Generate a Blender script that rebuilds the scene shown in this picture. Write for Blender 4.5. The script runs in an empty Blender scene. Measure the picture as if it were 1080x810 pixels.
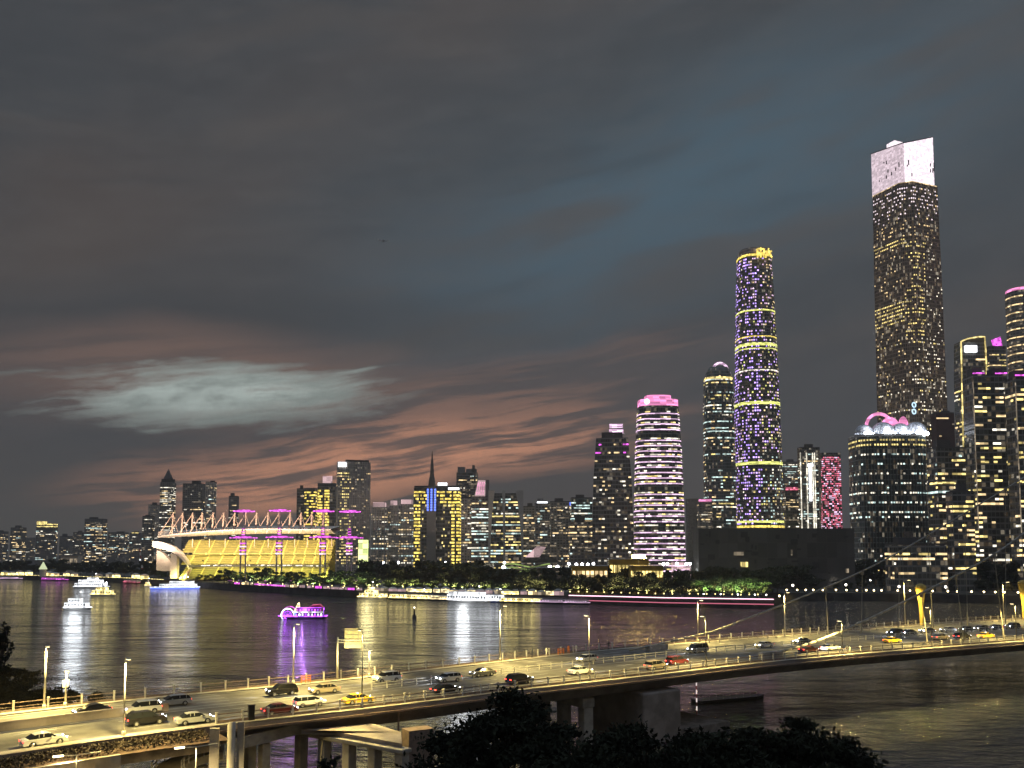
import bpy, bmesh, math, random
from mathutils import Vector, Matrix
from math import radians as R, pi, sin, cos, atan2, sqrt, floor
rnd = random.Random(7)
sc = bpy.context.scene
COL = sc.collection

# ------------------------------------------------------------------ camera
F = 900.0; PITCH = R(4.0); CH = 30.0; HOR = 583.0
SH = (HOR - 405) / F - math.tan(PITCH)
cam_d = bpy.data.cameras.new('camera'); cam = bpy.data.objects.new('camera', cam_d); COL.objects.link(cam)
cam.location = (0, 0, CH); cam.rotation_euler = (pi/2 + PITCH, 0, 0)
cam_d.sensor_width = 36; cam_d.lens = 36 * F / 1080
cam_d.shift_y = SH * F / 1080
cam_d.clip_start = 0.5; cam_d.clip_end = 30000
sc.camera = cam

def ray(px, py):
    cx = (px - 540) / F; cy = (405 - py) / F + SH
    return (cx, cos(PITCH) - cy*sin(PITCH), sin(PITCH) + cy*cos(PITCH))
def at(px, py, Y):
    d = ray(px, py); k = Y / d[1]
    return Vector((d[0]*k, Y, CH + d[2]*k))
def on(px, py, z):
    d = ray(px, py); k = (z - CH) / d[2]
    return Vector((d[0]*k, d[1]*k, z))
def zat(py, Y): return at(540, py, Y).z

# ------------------------------------------------------------------ world
W = bpy.data.worlds.new('World'); sc.world = W; W.use_nodes = True
nt = W.node_tree; nt.nodes.clear()
class NB:
    """small node helper"""
    def __init__(s, t): s.t = t
    def n(s, k, **kw):
        x = s.t.nodes.new(k)
        for a, b in kw.items(): setattr(x, a, b)
        return x
    def put(s, sock, v):
        if hasattr(v, 'is_output') or isinstance(v, bpy.types.NodeSocket): s.t.links.new(v, sock)
        else: sock.default_value = v
    def m(s, op, a, b=0.0, c=0.0, clamp=False):
        x = s.n('ShaderNodeMath', operation=op, use_clamp=clamp)
        s.put(x.inputs[0], a); s.put(x.inputs[1], b); s.put(x.inputs[2], c)
        return x.outputs[0]
    def ss(s, v, a, b, lo=0.0, hi=1.0):
        x = s.n('ShaderNodeMapRange', interpolation_type='SMOOTHSTEP')
        s.put(x.inputs[0], v); x.inputs[1].default_value = a; x.inputs[2].default_value = b
        x.inputs[3].default_value = lo; x.inputs[4].default_value = hi
        return x.outputs[0]
    def mix(s, f, a, b, bt='MIX'):
        x = s.n('ShaderNodeMix', data_type='RGBA', blend_type=bt)
        s.put(x.inputs[0], f)
        for i, v in ((6, a), (7, b)):
            if isinstance(v, (tuple, list)): v = (v[0], v[1], v[2], 1)
            s.put(x.inputs[i], v)
        return x.outputs[2]
    def noise(s, vec, scale, detail=4, rough=.5, dist=0.0):
        x = s.n('ShaderNodeTexNoise')
        if vec is not None: s.t.links.new(vec, x.inputs['Vector'])
        x.inputs['Scale'].default_value = scale; x.inputs['Detail'].default_value = detail
        x.inputs['Roughness'].default_value = rough; x.inputs['Distortion'].default_value = dist
        return x.outputs[0]
    def vec(s, x, y, z=0.0):
        c = s.n('ShaderNodeCombineXYZ')
        for i, v in enumerate((x, y, z)): s.put(c.inputs[i], v)
        return c.outputs[0]
b = NB(nt)
tc = b.n('ShaderNodeTexCoord'); sp = b.n('ShaderNodeSeparateXYZ'); nt.links.new(tc.outputs['Generated'], sp.inputs[0])
az = b.m('ARCTAN2', sp.outputs[0], sp.outputs[1]); el = b.m('ARCSINE', sp.outputs[2])
def ae(px, py):
    a = math.atan((px-540)/900); return a, math.atan((583-py)/900*cos(a))
# slow warp of the sky coordinates
w1 = b.m('SUBTRACT', b.noise(b.vec(b.m('MULTIPLY', az, 1.6), b.m('MULTIPLY', el, 3.2)), 1.8, 2, .5), .5)
w2 = b.m('SUBTRACT', b.noise(b.vec(b.m('MULTIPLY', az, 4), b.m('MULTIPLY', el, 12.0), 3.3), 2.0, 3, .5), .5)
elw = b.m('ADD', el, b.m('ADD', b.m('MULTIPLY', w1, .09), b.m('MULTIPLY', w2, .012)))
streak = b.noise(b.vec(b.m('MULTIPLY', az, 1.5), b.m('MULTIPLY', b.m('SUBTRACT', elw, b.m('MULTIPLY', az, .20)), 9.0), 1.7), 2.0, 4, .5)
big = b.noise(b.vec(az, b.m('MULTIPLY', b.m('SUBTRACT', elw, b.m('MULTIPLY', az, .3)), 2.2), 5.5), 1.8, 2, .5)
elf = b.m('ADD', el, b.m('ADD', b.m('MULTIPLY', w1, .035), b.m('MULTIPLY', w2, .012)))
fine = b.noise(b.vec(b.m('MULTIPLY', az, 2.2), b.m('MULTIPLY', b.m('SUBTRACT', elf, b.m('MULTIPLY', az, .16)), 34.0), 9.7), 2.0, 6, .58)
soft = b.noise(b.vec(b.m('MULTIPLY', az, 7.0), b.m('MULTIPLY', b.m('SUBTRACT', elf, b.m('MULTIPLY', az, .12)), 26.0), 2.2), 2.0, 8, .62)
brown = (.074, .054, .045); slate = (.044, .048, .054)
c = b.mix(b.ss(big, .35, .65), slate, brown)
def blob(ca, ce, ra, re, tilt=0.0, warp=.25, e=None):
    da = b.m('SUBTRACT', az, ca); de = b.m('SUBTRACT', e if e is not None else elw, ce)
    de = b.m('SUBTRACT', de, b.m('MULTIPLY', da, tilt))
    r = b.m('ADD', b.m('POWER', b.m('ABSOLUTE', b.m('DIVIDE', da, ra)), 2.0), b.m('POWER', b.m('ABSOLUTE', b.m('DIVIDE', de, re)), 2.0))
    return b.m('SQRT', r)
# teal-blue opening, high right of centre
r0 = blob(*ae(800, 160), .80, .30, .15)
c = b.mix(b.m('MULTIPLY', b.ss(r0, 1.2, .2), .8), c, (.052, .074, .092))
r1 = blob(*ae(720, 205), .46, .125, .30)
c = b.mix(b.m('MULTIPLY', b.ss(r1, 1.25, .05), b.ss(b.m('ADD', b.m('MULTIPLY', streak, .75), b.m('MULTIPLY', soft, .25)), .75, .32, .30, 1.0)), c, (.066, .125, .172))
r2 = blob(*ae(930, 400), .34, .17, .1)
c = b.mix(b.m('MULTIPLY', b.ss(r2, 1.2, .1), .7), c, (.053, .055, .060))
# long soft bars of darker and lighter cloud
c = b.mix(b.m('MULTIPLY', b.ss(streak, .48, .70), .45), c, (.086, .074, .068))
c = b.mix(b.m('MULTIPLY', b.ss(streak, .50, .28), .45), c, (.040, .044, .049))
c = b.mix(b.m('MULTIPLY', b.ss(soft, .35, .7), .10), c, (.16, .15, .145))
r7 = blob(*ae(190, 345), .42, .045, .10)
c = b.mix(b.m('MULTIPLY', b.ss(r7, 1.2, .1), .7), c, (.036, .040, .045))
hz = b.ss(el, .15, .0)
c = b.mix(b.m('MULTIPLY', hz, .75), c, b.mix(b.ss(az, -.4, .3), (.108, .096, .080), (.074, .068, .068)))
# orange afterglow streaks over the old town
r3 = blob(*ae(415, 482), .36, .056, .13)
bars = b.ss(b.m('ADD', b.m('MULTIPLY', fine, .75), b.m('MULTIPLY', soft, .25)), .44, .57, .05, 1.0)
c = b.mix(b.m('MULTIPLY', b.ss(r3, 1.2, .1), .35), c, (.34, .18, .125))
c = b.mix(b.m('MULTIPLY', b.ss(r3, 1.15, .25), bars), c, (1.0, .44, .24))
r4 = blob(*ae(520, 415), .30, .050, .20)
c = b.mix(b.m('MULTIPLY', b.ss(r4, 1.2, .1), b.ss(fine, .40, .62, .15, .75)), c, (.34, .18, .125))
r5 = blob(*ae(215, 398), .30, .052, .02)
c = b.mix(b.m('MULTIPLY', b.ss(r5, 1.25, .3), b.ss(fine, .3, .6, .35, .75)), c, (.25, .145, .108))
# the pale gap in the clouds
elg = b.m('ADD', el, b.m('ADD', b.m('MULTIPLY', w2, .022), b.m('MULTIPLY', w1, .03)))
r6 = blob(*ae(236, 416), .195, .034, .07, e=elg)
gap = b.ss(b.m('ADD', r6, b.m('ADD', b.m('MULTIPLY', b.m('SUBTRACT', fine, .5), 1.5), b.m('MULTIPLY', b.m('SUBTRACT', soft, .5), 1.6))), 1.12, .32)
c = b.mix(gap, c, b.mix(b.ss(soft, .35, .65), (.36, .42, .385), (.70, .81, .75)))
# unseen brighter blue added overhead to lift water reflections and ambient light
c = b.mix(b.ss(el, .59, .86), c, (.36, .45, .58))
# nothing but dim murk below the horizon
c = b.mix(b.ss(el, -.02, -.08), c, (.02, .02, .02))
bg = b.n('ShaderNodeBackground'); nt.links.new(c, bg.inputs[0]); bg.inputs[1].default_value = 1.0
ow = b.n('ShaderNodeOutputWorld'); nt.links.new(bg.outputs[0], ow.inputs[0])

sc.view_settings.view_transform = 'Standard'; sc.view_settings.look = 'None'
sc.view_settings.exposure = 0.0; sc.view_settings.gamma = 1.0
sc.render.engine = 'CYCLES'
sc.cycles.use_denoising = True
sc.cycles.max_bounces = 5; sc.cycles.glossy_bounces = 3; sc.cycles.diffuse_bounces = 2
sc.cycles.transparent_max_bounces = 6; sc.cycles.use_light_tree = True
sc.cycles.sample_clamp_indirect = 25.0
sc.cycles.volume_bounces = 0

# ------------------------------------------------------------------ materials
M = {}
def mat(name, col, rough=.6, metal=0.0, var=0.0, vscale=2.0, bump=0.0, bscale=20.0, spec=None):
    m = bpy.data.materials.new(name); m.use_nodes = True; t = m.node_tree; bs = t.nodes['Principled BSDF']; q = NB(t)
    bs.inputs['Roughness'].default_value = rough; bs.inputs['Metallic'].default_value = metal
    bs.inputs['Base Color'].default_value = (*col, 1)
    if spec is not None: bs.inputs['Specular IOR Level'].default_value = spec
    tc = q.n('ShaderNodeTexCoord')
    if var:
        n = q.noise(tc.outputs['Object'], vscale, 5, .6)
        t.links.new(q.mix(q.ss(n, .35, .65), tuple(x*(1-var) for x in col), tuple(min(1, x*(1+var)) for x in col)), bs.inputs['Base Color'])
    if bump:
        bp = q.n('ShaderNodeBump'); bp.inputs['Strength'].default_value = bump; bp.inputs['Distance'].default_value = .05
        t.links.new(q.noise(tc.outputs['Object'], bscale, 4), bp.inputs['Height']); t.links.new(bp.outputs[0], bs.inputs['Normal'])
    M[name] = m; return m
def emit(name, col, s, cell=None, sample='NONE', lo=.3):
    """a lamp, LED or lit window; with cell, each room of that size has its own brightness"""
    m = bpy.data.materials.new(name); m.use_nodes = True; t = m.node_tree; bs = t.nodes['Principled BSDF']; q = NB(t)
    bs.inputs['Base Color'].default_value = (.05, .05, .05, 1); bs.inputs['Roughness'].default_value = .4
    bs.inputs['Emission Color'].default_value = (*col, 1); bs.inputs['Emission Strength'].default_value = s
    if cell:
        tc = q.n('ShaderNodeTexCoord'); mp = q.n('ShaderNodeVectorMath', operation='SNAP')
        t.links.new(tc.outputs['Object'], mp.inputs[0]); mp.inputs[1].default_value = cell
        wn = q.n('ShaderNodeTexWhiteNoise', noise_dimensions='3D'); t.links.new(mp.outputs[0], wn.inputs[0])
        k = q.m('MULTIPLY_ADD', q.m('POWER', wn.outputs[0], 1.6), s*1.5, s*lo)
        t.links.new(k, bs.inputs['Emission Strength'])
    m.cycles.emission_sampling = sample
    M[name] = m; return m
def facade(name, wall, glass, fh=4.0, bw=3.0, wf=.28, mf=.12, rough=.25, var=.25, glow=.42, gs=.30):
    """wall with window bands: uv is metres along the wall and height"""
    m = bpy.data.materials.new(name); m.use_nodes = True; t = m.node_tree; bs = t.nodes['Principled BSDF']; q = NB(t)
    uv = q.n('ShaderNodeUVMap'); s = q.n('ShaderNodeSeparateXYZ'); t.links.new(uv.outputs[0], s.inputs[0])
    fu = q.m('FRACT', q.m('DIVIDE', s.outputs[0], bw)); fv = q.m('FRACT', q.m('DIVIDE', s.outputs[1], fh))
    isw = q.m('MAXIMUM', q.m('LESS_THAN', fu, mf), q.m('LESS_THAN', fv, wf))
    wn = q.n('ShaderNodeTexWhiteNoise', noise_dimensions='2D')
    t.links.new(q.vec(q.m('FLOOR', q.m('DIVIDE', s.outputs[0], bw)), q.m('FLOOR', q.m('DIVIDE', s.outputs[1], fh))), wn.inputs[0])
    g = q.mix(wn.outputs[0], tuple(x*(1-var*2) for x in glass), tuple(x*(1+var*3) for x in glass))
    tc = q.n('ShaderNodeTexCoord'); nz = q.noise(tc.outputs['Object'], .06, 4, .6)
    wl = q.mix(nz, tuple(x*.75 for x in wall), tuple(x*1.25 for x in wall))
    t.links.new(q.mix(isw, g, wl), bs.inputs['Base Color'])
    t.links.new(q.m('MULTIPLY_ADD', isw, .5, rough), bs.inputs['Roughness'])
    # rooms with a dim light on behind the glass
    w2 = q.n('ShaderNodeTexWhiteNoise', noise_dimensions='2D'); t.links.new(q.vec(q.m('ADD', q.m('FLOOR', q.m('DIVIDE', s.outputs[0], bw)), 17.0), q.m('FLOOR', q.m('DIVIDE', s.outputs[1], fh))), w2.inputs[0])
    on_ = q.m('MULTIPLY', q.m('GREATER_THAN', w2.outputs[0], 1-glow), q.m('SUBTRACT', 1.0, isw))
    t.links.new(q.m('MULTIPLY', on_, q.m('MULTIPLY_ADD', q.m('POWER', wn.outputs[0], 2.0), gs, gs*.15)), bs.inputs['Emission Strength'])
    t.links.new(q.mix(wn.outputs[0], (1, .62, .30), (1, .88, .66)), bs.inputs['Emission Color'])
    m.cycles.emission_sampling = 'NONE'
    M[name] = m; return m

mat('asphalt', (.105, .10, .09), .7, var=.42, vscale=.22, bump=.3, bscale=8)
mat('paint_white', (.7, .7, .66), .6, var=.2, vscale=3)
mat('concrete', (.34, .31, .27), .8, var=.25, vscale=.5, bump=.2, bscale=3)
mat('concrete_dark', (.20, .17, .15), .85, var=.3, vscale=.6)
mat('girder_paint', (.27, .23, .21), .7, var=.25, vscale=.3)
mat('kerb_soil', (.09, .055, .04), .95, var=.4, vscale=1.5)
mat('rail_paint', (.55, .53, .48), .5, var=.2, vscale=2)
mat('rail_dark', (.22, .16, .13), .6, var=.2, vscale=2)
mat('pole_grey', (.42, .40, .36), .45, metal=.3)
mat('pole_dark', (.05, .05, .05), .5)
mat('sign_back', (.55, .5, .3), .5, var=.15, vscale=1.5)
mat('quay_stone', (.16, .14, .125), .85, var=.35, vscale=.15)
mat('quay_dark', (.08, .072, .066), .85, var=.3, vscale=.2)
mat('ground_far', (.055, .055, .048), .95, var=.4, vscale=.02)
mat('ground_near', (.05, .045, .03), .95, var=.4, vscale=.2)
mat('ramp_floor', (.36, .30, .21), .85, var=.25, vscale=.4)
mat('bark', (.07, .05, .035), .9, var=.3, vscale=1)
mat('leaf', (.045, .075, .028), .65, var=.45, vscale=.6)
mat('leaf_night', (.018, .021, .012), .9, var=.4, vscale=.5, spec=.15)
mat('leaf_dark', (.034, .044, .022), .7, var=.45, vscale=.5)
mat('leaf_hedge', (.045, .032, .02), .8, var=.6, vscale=1.5)
mat('dark_metal', (.03, .03, .032), .4, metal=.4)
mat('tower_white', (.50, .49, .47), .5, var=.1, vscale=.05)
mat('roof_dark', (.09, .085, .085), .7, var=.3, vscale=.05)
mat('boat_white', (.72, .72, .70), .35)
mat('boat_dark', (.04, .04, .05), .4)
mat('boat_blue', (.05, .09, .35), .35)
mat('boat_red', (.35, .05, .04), .4)
mat('rubber', (.015, .015, .015), .8)
mat('alloy', (.5, .5, .5), .3, metal=.8)
mat('car_glass', (.012, .014, .016), .08)
mat('gold_metal', (.55, .40, .09), .6, var=.25, vscale=.12)
def seat_rows(name, ca, cb):
    m = mat(name, ca, .7); t = m.node_tree; q = NB(t); bs = t.nodes['Principled BSDF']
    tc = q.n('ShaderNodeTexCoord'); s = q.n('ShaderNodeSeparateXYZ'); t.links.new(tc.outputs['Object'], s.inputs[0])
    row = q.m('LESS_THAN', q.m('FRACT', q.m('MULTIPLY', s.outputs[2], .62)), .38)
    aisle = q.m('LESS_THAN', q.m('FRACT', q.m('DIVIDE', s.outputs[0], 11.0)), .10)
    nz = q.noise(q.vec(q.m('MULTIPLY', s.outputs[0], .12), q.m('MULTIPLY', s.outputs[2], .5)), 1.5, 4, .6)
    c1 = q.mix(q.ss(nz, .35, .65), ca, cb); c2 = q.mix(row, c1, tuple(x*.45 for x in ca)); c3 = q.mix(aisle, c2, tuple(min(1, x*1.5) for x in ca))
    t.links.new(c3, bs.inputs['Base Color'])
seat_rows('stand_gold', (.56, .48, .12), (.38, .34, .10)); seat_rows('stand_step', (.58, .52, .16), (.36, .36, .12))
mat('shell_white', (.75, .66, .55), .5, var=.1, vscale=.05)
mat('mast_orange', (.80, .58, .44), .5)
mat('cable_steel', (.30, .28, .24), .5, metal=.2)
mat('skin', (.45, .28, .2), .6); mat('cloth_dark', (.03, .035, .05), .9); mat('cloth_orange', (.7, .2, .03), .8); mat('cloth_white', (.6, .6, .6), .9); mat('hair', (.01, .01, .01), .6)
for k, cc in (('white', (.75, .75, .73)), ('black', (.012, .012, .014)), ('silver', (.38, .39, .40)), ('yellow', (.75, .48, .04)), ('maroon', (.12, .02, .02)), ('grey', (.12, .12, .125)), ('beige', (.45, .38, .27)), ('blue', (.03, .06, .18))):
    mat('paint_'+k, cc, .22, metal=.15 if k != 'yellow' else 0)
facade('fac_dark', (.24, .235, .225), (.08, .085, .082), 4.2, 3.0, glow=.22, gs=.20)
facade('fac_brown', (.52, .38, .27), (.16, .12, .09), 4.4, 2.4, .22, .22, glow=.26, gs=.36)
facade('fac_grey', (.36, .33, .30), (.10, .10, .095), 3.2, 3.6, .45, .35, .4, glow=.34, gs=.28)
facade('fac_far', (.30, .28, .26), (.09, .09, .085), 3.2, 3.6, .45, .35, .4, glow=.18, gs=.16)  # dimmer grey facade; the haze of the far skyline put into its glow
facade('fac_pale', (.62, .56, .50), (.14, .13, .12), 3.2, 3.2, .42, .42, .5, glow=.34, gs=.28)
facade('fac_green', (.24, .26, .245), (.07, .095, .095), 4.2, 2.2, .2, .16, glow=.20, gs=.20)
facade('fac_panel', (.13, .12, .11), (.10, .095, .088), 11.0, 7.0, .05, .05, .7, .12, 0.0, 0.0)
emit('lit_warm', (1, .72, .36), 1.35, (3.1, 3.1, 4.1))
emit('lit_yellow', (1, .78, .27), 1.45, (3.1, 3.1, 4.1))
emit('lit_white', (1, .92, .74), 1.5, (3.1, 3.1, 4.1))
emit('lit_cool', (.72, .95, .90), 1.2, (3.1, 3.1, 4.1))
emit('lit_dim', (1, .8, .55), .26, (3.1, 3.1, 4.1))
emit('led_gold', (1, .74, .14), 1.5, (2.3, 2.3, 3.0), lo=.4)
emit('led_lime', (.95, .98, .25), 1.1, (4, 4, 1), lo=.5)
emit('led_violet', (.50, .32, 1), 2.3, (3, 3, 4), lo=.5)
emit('led_pinkwhite', (1, .66, .95), 1.4, (5, 5, 1.3), lo=.35)
emit('led_pink', (1, .30, .62), 1.1, (6, 6, 2), lo=.6)
emit('led_magenta', (.9, .12, .85), 1.6, (2, 2, 2), lo=.4)
emit('led_purple', (.45, .08, 1), 2.6, (1.5, 1.5, 1.0), lo=.3)
emit('led_blue', (.12, .2, 1), 2.8)
emit('led_red', (1, .2, .32), 1.2, (2.4, 2.4, 2.4), lo=.2)
emit('led_white', (.92, .95, 1), 3.2)
emit('sign_flood', (.82, .90, 1), 30, sample='AUTO')
emit('led_crown_shaded', (.85, .68, .76), .36, (2.6, 2.6, 2.2), lo=2.0)  # dimmer crown glow for left faces, their shade set in the emission
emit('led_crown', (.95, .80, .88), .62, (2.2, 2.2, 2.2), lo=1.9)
emit('led_softpink', (.9, .60, .62), .55, (6, 6, 6), lo=.6)
emit('lamp_warm', (1, .78, .40), 9, sample='NONE')
emit('lamp_white', (.95, .98, 1), 16)
emit('lamp_far', (1, .90, .75), 8)
emit('lamp_amber', (1, .66, .14), 170, sample='AUTO')
emit('head_light', (.85, .9, 1), 45)
emit('tail_light', (1, .06, .04), 7.0)
emit('deck_glow', (1, .80, .42), 2.2, (1.3, 1.3, 1.3), lo=.2)
emit('deck_white', (.93, .96, 1), 2.4, (1.6, 1.6, 1.2), lo=.35)
emit('deck_yellow', (1, .80, .30), 3.0, (1.7, 1.7, 1.3), lo=.25)

# asphalt: stains and wear use the same sheet; water:
def water():
    m = bpy.data.materials.new('river_water'); m.use_nodes = True; t = m.node_tree; bs = t.nodes['Principled BSDF']; q = NB(t)
    bs.inputs['Base Color'].default_value = (.010, .014, .018, 1)
    bs.inputs['Roughness'].default_value = .095; bs.inputs['IOR'].default_value = 1.40
    tc = q.n('ShaderNodeTexCoord')
    def mp(sx, sy, rz):
        x = q.n('ShaderNodeMapping'); t.links.new(tc.outputs['Object'], x.inputs[0]); x.inputs['Scale'].default_value = (sx, sy, 1); x.inputs['Rotation'].default_value = (0, 0, rz); return x.outputs[0]
    a = q.noise(mp(.5, 1, .25), .22, 3, .55, .6); d = q.noise(mp(.55, 1, -.3), .62, 4, .6, .4); e = q.noise(mp(.3, 1, .1), .018, 3, .55)
    f = q.noise(mp(.7, 1, .6), 2.2, 3, .5)
    g = q.noise(mp(.35, 1, .12), .055, 3, .5, .8)
    h = q.m('ADD', q.m('ADD', q.m('MULTIPLY', a, 1.15), q.m('MULTIPLY', g, 2.2)), q.m('ADD', q.m('MULTIPLY', d, .60), q.m('MULTIPLY', f, .08)))
    h = q.m('MULTIPLY', h, q.ss(e, .3, .7, .6, 1.4))
    bp = q.n('ShaderNodeBump'); bp.inputs['Strength'].default_value = 1.0; bp.inputs['Distance'].default_value = 1.7
    t.links.new(h, bp.inputs['Height']); t.links.new(bp.outputs[0], bs.inputs['Normal'])
    M['water'] = m
water()

# ------------------------------------------------------------------ helpers
def tag(o, label=None, cat=None, group=None, kind=None):
    if label: o['label'] = label
    if cat: o['category'] = cat
    if group: o['group'] = group
    if kind: o['kind'] = kind
    return o
def empty(name, loc, rz=0.0, label=None, cat=None, group=None):
    o = bpy.data.objects.new(name, None); COL.objects.link(o)
    o.location = loc; o.rotation_euler = (0, 0, rz); o.empty_display_size = 1
    return tag(o, label, cat, group)
def mesh_obj(name, me, parent=None):
    o = bpy.data.objects.new(name, me); COL.objects.link(o)
    if parent is not None: o.parent = parent
    return o
def copy_tree(o, loc, rz=0.0, scale=None, label=None, group=None):
    c = o.copy(); COL.objects.link(c); c.location = loc; c.rotation_euler = (0, 0, rz)
    if scale: c.scale = scale
    if label: c['label'] = label
    if group: c['group'] = group
    for ch in KIDS.get(o.name, []):
        k = ch.copy(); COL.objects.link(k); k.parent = c
        for g in KIDS.get(ch.name, []):
            kk = g.copy(); COL.objects.link(kk); kk.parent = k
    return c
KIDS = {}
def reg(root):
    for ch in list(bpy.data.objects):
        pass
class MB:
    def __init__(s): s.v = []; s.f = []; s.uv = []
    def quad(s, a, b_, c_, d, uv=None):
        n = len(s.v); s.v += [tuple(a), tuple(b_), tuple(c_), tuple(d)]; s.f.append((n, n+1, n+2, n+3)); s.uv.append(uv)
    def box(s, c, d, rz=0.0, ry=0.0):
        hx, hy, hz = d[0]/2, d[1]/2, d[2]/2; n = len(s.v)
        mt = Matrix.Rotation(rz, 3, 'Z') @ Matrix.Rotation(ry, 3, 'Y')
        for z in (-hz, hz):
            for x, y in ((-hx, -hy), (hx, -hy), (hx, hy), (-hx, hy)):
                p = mt @ Vector((x, y, z)); s.v.append((c[0]+p.x, c[1]+p.y, c[2]+p.z))
        for f in ((0,3,2,1), (4,5,6,7), (0,1,5,4), (1,2,6,5), (2,3,7,6), (3,0,4,7)): s.f.append(tuple(n+i for i in f)); s.uv.append(None)
        return s
    def tube(s, p0, p1, r0, r1=None, k=8, cap=True):
        r1 = r0 if r1 is None else r1
        p0, p1 = Vector(p0), Vector(p1); d = (p1-p0)
        if d.length < 1e-6: return s
        d.normalize(); u = d.orthogonal().normalized(); w = d.cross(u); n = len(s.v)
        for p, r in ((p0, r0), (p1, r1)):
            for i in range(k):
                a = 2*pi*i/k; s.v.append(tuple(p + u*(r*cos(a)) + w*(r*sin(a))))
        for i in range(k):
            j = (i+1) % k; s.f.append((n+i, n+j, n+k+j, n+k+i)); s.uv.append(None)
        if cap:
            s.f.append(tuple(n+i for i in reversed(range(k)))); s.f.append(tuple(n+k+i for i in range(k))); s.uv += [None, None]
        return s
    def path(s, pts, r, k=6):
        for a, b_ in zip(pts, pts[1:]): s.tube(a, b_, r, r, k)
        return s
    def loft(s, levels, cap=True, bottom=False):
        """levels: [(z, [(x, y)...])] counter-clockwise; uv = metres round the wall, height"""
        n0 = len(s.v); k = len(levels[0][1])
        base = levels[0][1]; per = [0.0]
        for i in range(k):
            a, b_ = base[i], base[(i+1) % k]; per.append(per[-1] + math.hypot(b_[0]-a[0], b_[1]-a[1]))
        for z, ps in levels:
            for p in ps: s.v.append((p[0], p[1], z))
        for l in range(len(levels)-1):
            for i in range(k):
                j = (i+1) % k; a = n0+l*k; z0, z1 = levels[l][0], levels[l+1][0]
                s.f.append((a+i, a+j, a+k+j, a+k+i)); s.uv.append([(per[i], z0), (per[i+1], z0), (per[i+1], z1), (per[i], z1)])
        if cap:
            a = n0+(len(levels)-1)*k; s.f.append(tuple(a+i for i in range(k))); s.uv.append([(0.1, 0.1)]*k)
        if bottom:
            s.f.append(tuple(n0+i for i in reversed(range(k)))); s.uv.append([(0.1, 0.1)]*k)
        return s
    def prism(s, poly, z0, z1): return s.loft([(z0, poly), (z1, poly)], True, True)
    def side_prism(s, prof, y0, y1):
        """profile in x-z (counter-clockwise seen from -y), run from y0 to y1"""
        n = len(s.v); k = len(prof)
        for y in (y0, y1):
            for x, z in prof: s.v.append((x, y, z))
        for i in range(k):
            j = (i+1) % k; s.f.append((n+j, n+i, n+k+i, n+k+j)); s.uv.append(None)
        s.f.append(tuple(n+i for i in range(k))); s.f.append(tuple(n+k+i for i in reversed(range(k)))); s.uv += [None, None]
        return s
    def ball(s, c, r, seg=10, rings=6, sz=None, lo=-pi/2):
        n = len(s.v); r3 = (r, r, r if sz is None else sz)
        for j in range(rings+1):
            ph = lo + (pi/2-lo)*j/rings
            for i in range(seg):
                a = 2*pi*i/seg; s.v.append((c[0]+r3[0]*cos(ph)*cos(a), c[1]+r3[1]*cos(ph)*sin(a), c[2]+r3[2]*sin(ph)))
        for j in range(rings):
            for i in range(seg):
                k = (i+1) % seg; s.f.append((n+j*seg+i, n+j*seg+k, n+(j+1)*seg+k, n+(j+1)*seg+i)); s.uv.append(None)
        return s
    def ring(s, c, r, t, axis='z', seg=24, a0=0, a1=2*pi, k=6):
        pts = []
        for i in range(seg+1):
            a = a0+(a1-a0)*i/seg
            pts.append((c[0]+r*cos(a), c[1]+r*sin(a), c[2]) if axis == 'z' else (c[0]+r*cos(a), c[1], c[2]+r*sin(a)))
        return s.path(pts, t, k)
    def build(s, name, m, parent=None, smooth=False):
        me = bpy.data.meshes.new(name); me.from_pydata(s.v, [], s.f)
        if any(u is not None for u in s.uv):
            l = me.uv_layers.new(name='uv'); i = 0
            buf = []
            for f, u in zip(s.f, s.uv):
                if u is None: buf += [0.0, 0.0]*len(f)
                else:
                    for q_ in u: buf += [q_[0], q_[1]]
            l.data.foreach_set('uv', buf)
        me.materials.append(M[m] if isinstance(m, str) else m)
        if smooth: me.shade_smooth()
        me.update()
        o = mesh_obj(name, me, parent)
        if parent is not None: KIDS.setdefault(parent.name, []).append(o)
        return o
def rect(w, d, cx=0, cy=0): return [(cx-w/2, cy-d/2), (cx+w/2, cy-d/2), (cx+w/2, cy+d/2), (cx-w/2, cy+d/2)]
def chamf(w, d, c_): return [(-w/2+c_, -d/2), (w/2-c_, -d/2), (w/2, -d/2+c_), (w/2, d/2-c_), (w/2-c_, d/2), (-w/2+c_, d/2), (-w/2, d/2-c_), (-w/2, -d/2+c_)]
def superell(a, bb, p=2.0, n=28):
    out = []
    for i in range(n):
        t = 2*pi*i/n - pi/2; cc, ss = cos(t), sin(t)
        out.append((a*math.copysign(abs(cc)**(2/p), cc), bb*math.copysign(abs(ss)**(2/p), ss)))
    return out
def sc_poly(p, s, dx=0, dy=0): return [(x*s+dx, y*s+dy) for x, y in p]
HAZE = .00014
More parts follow.
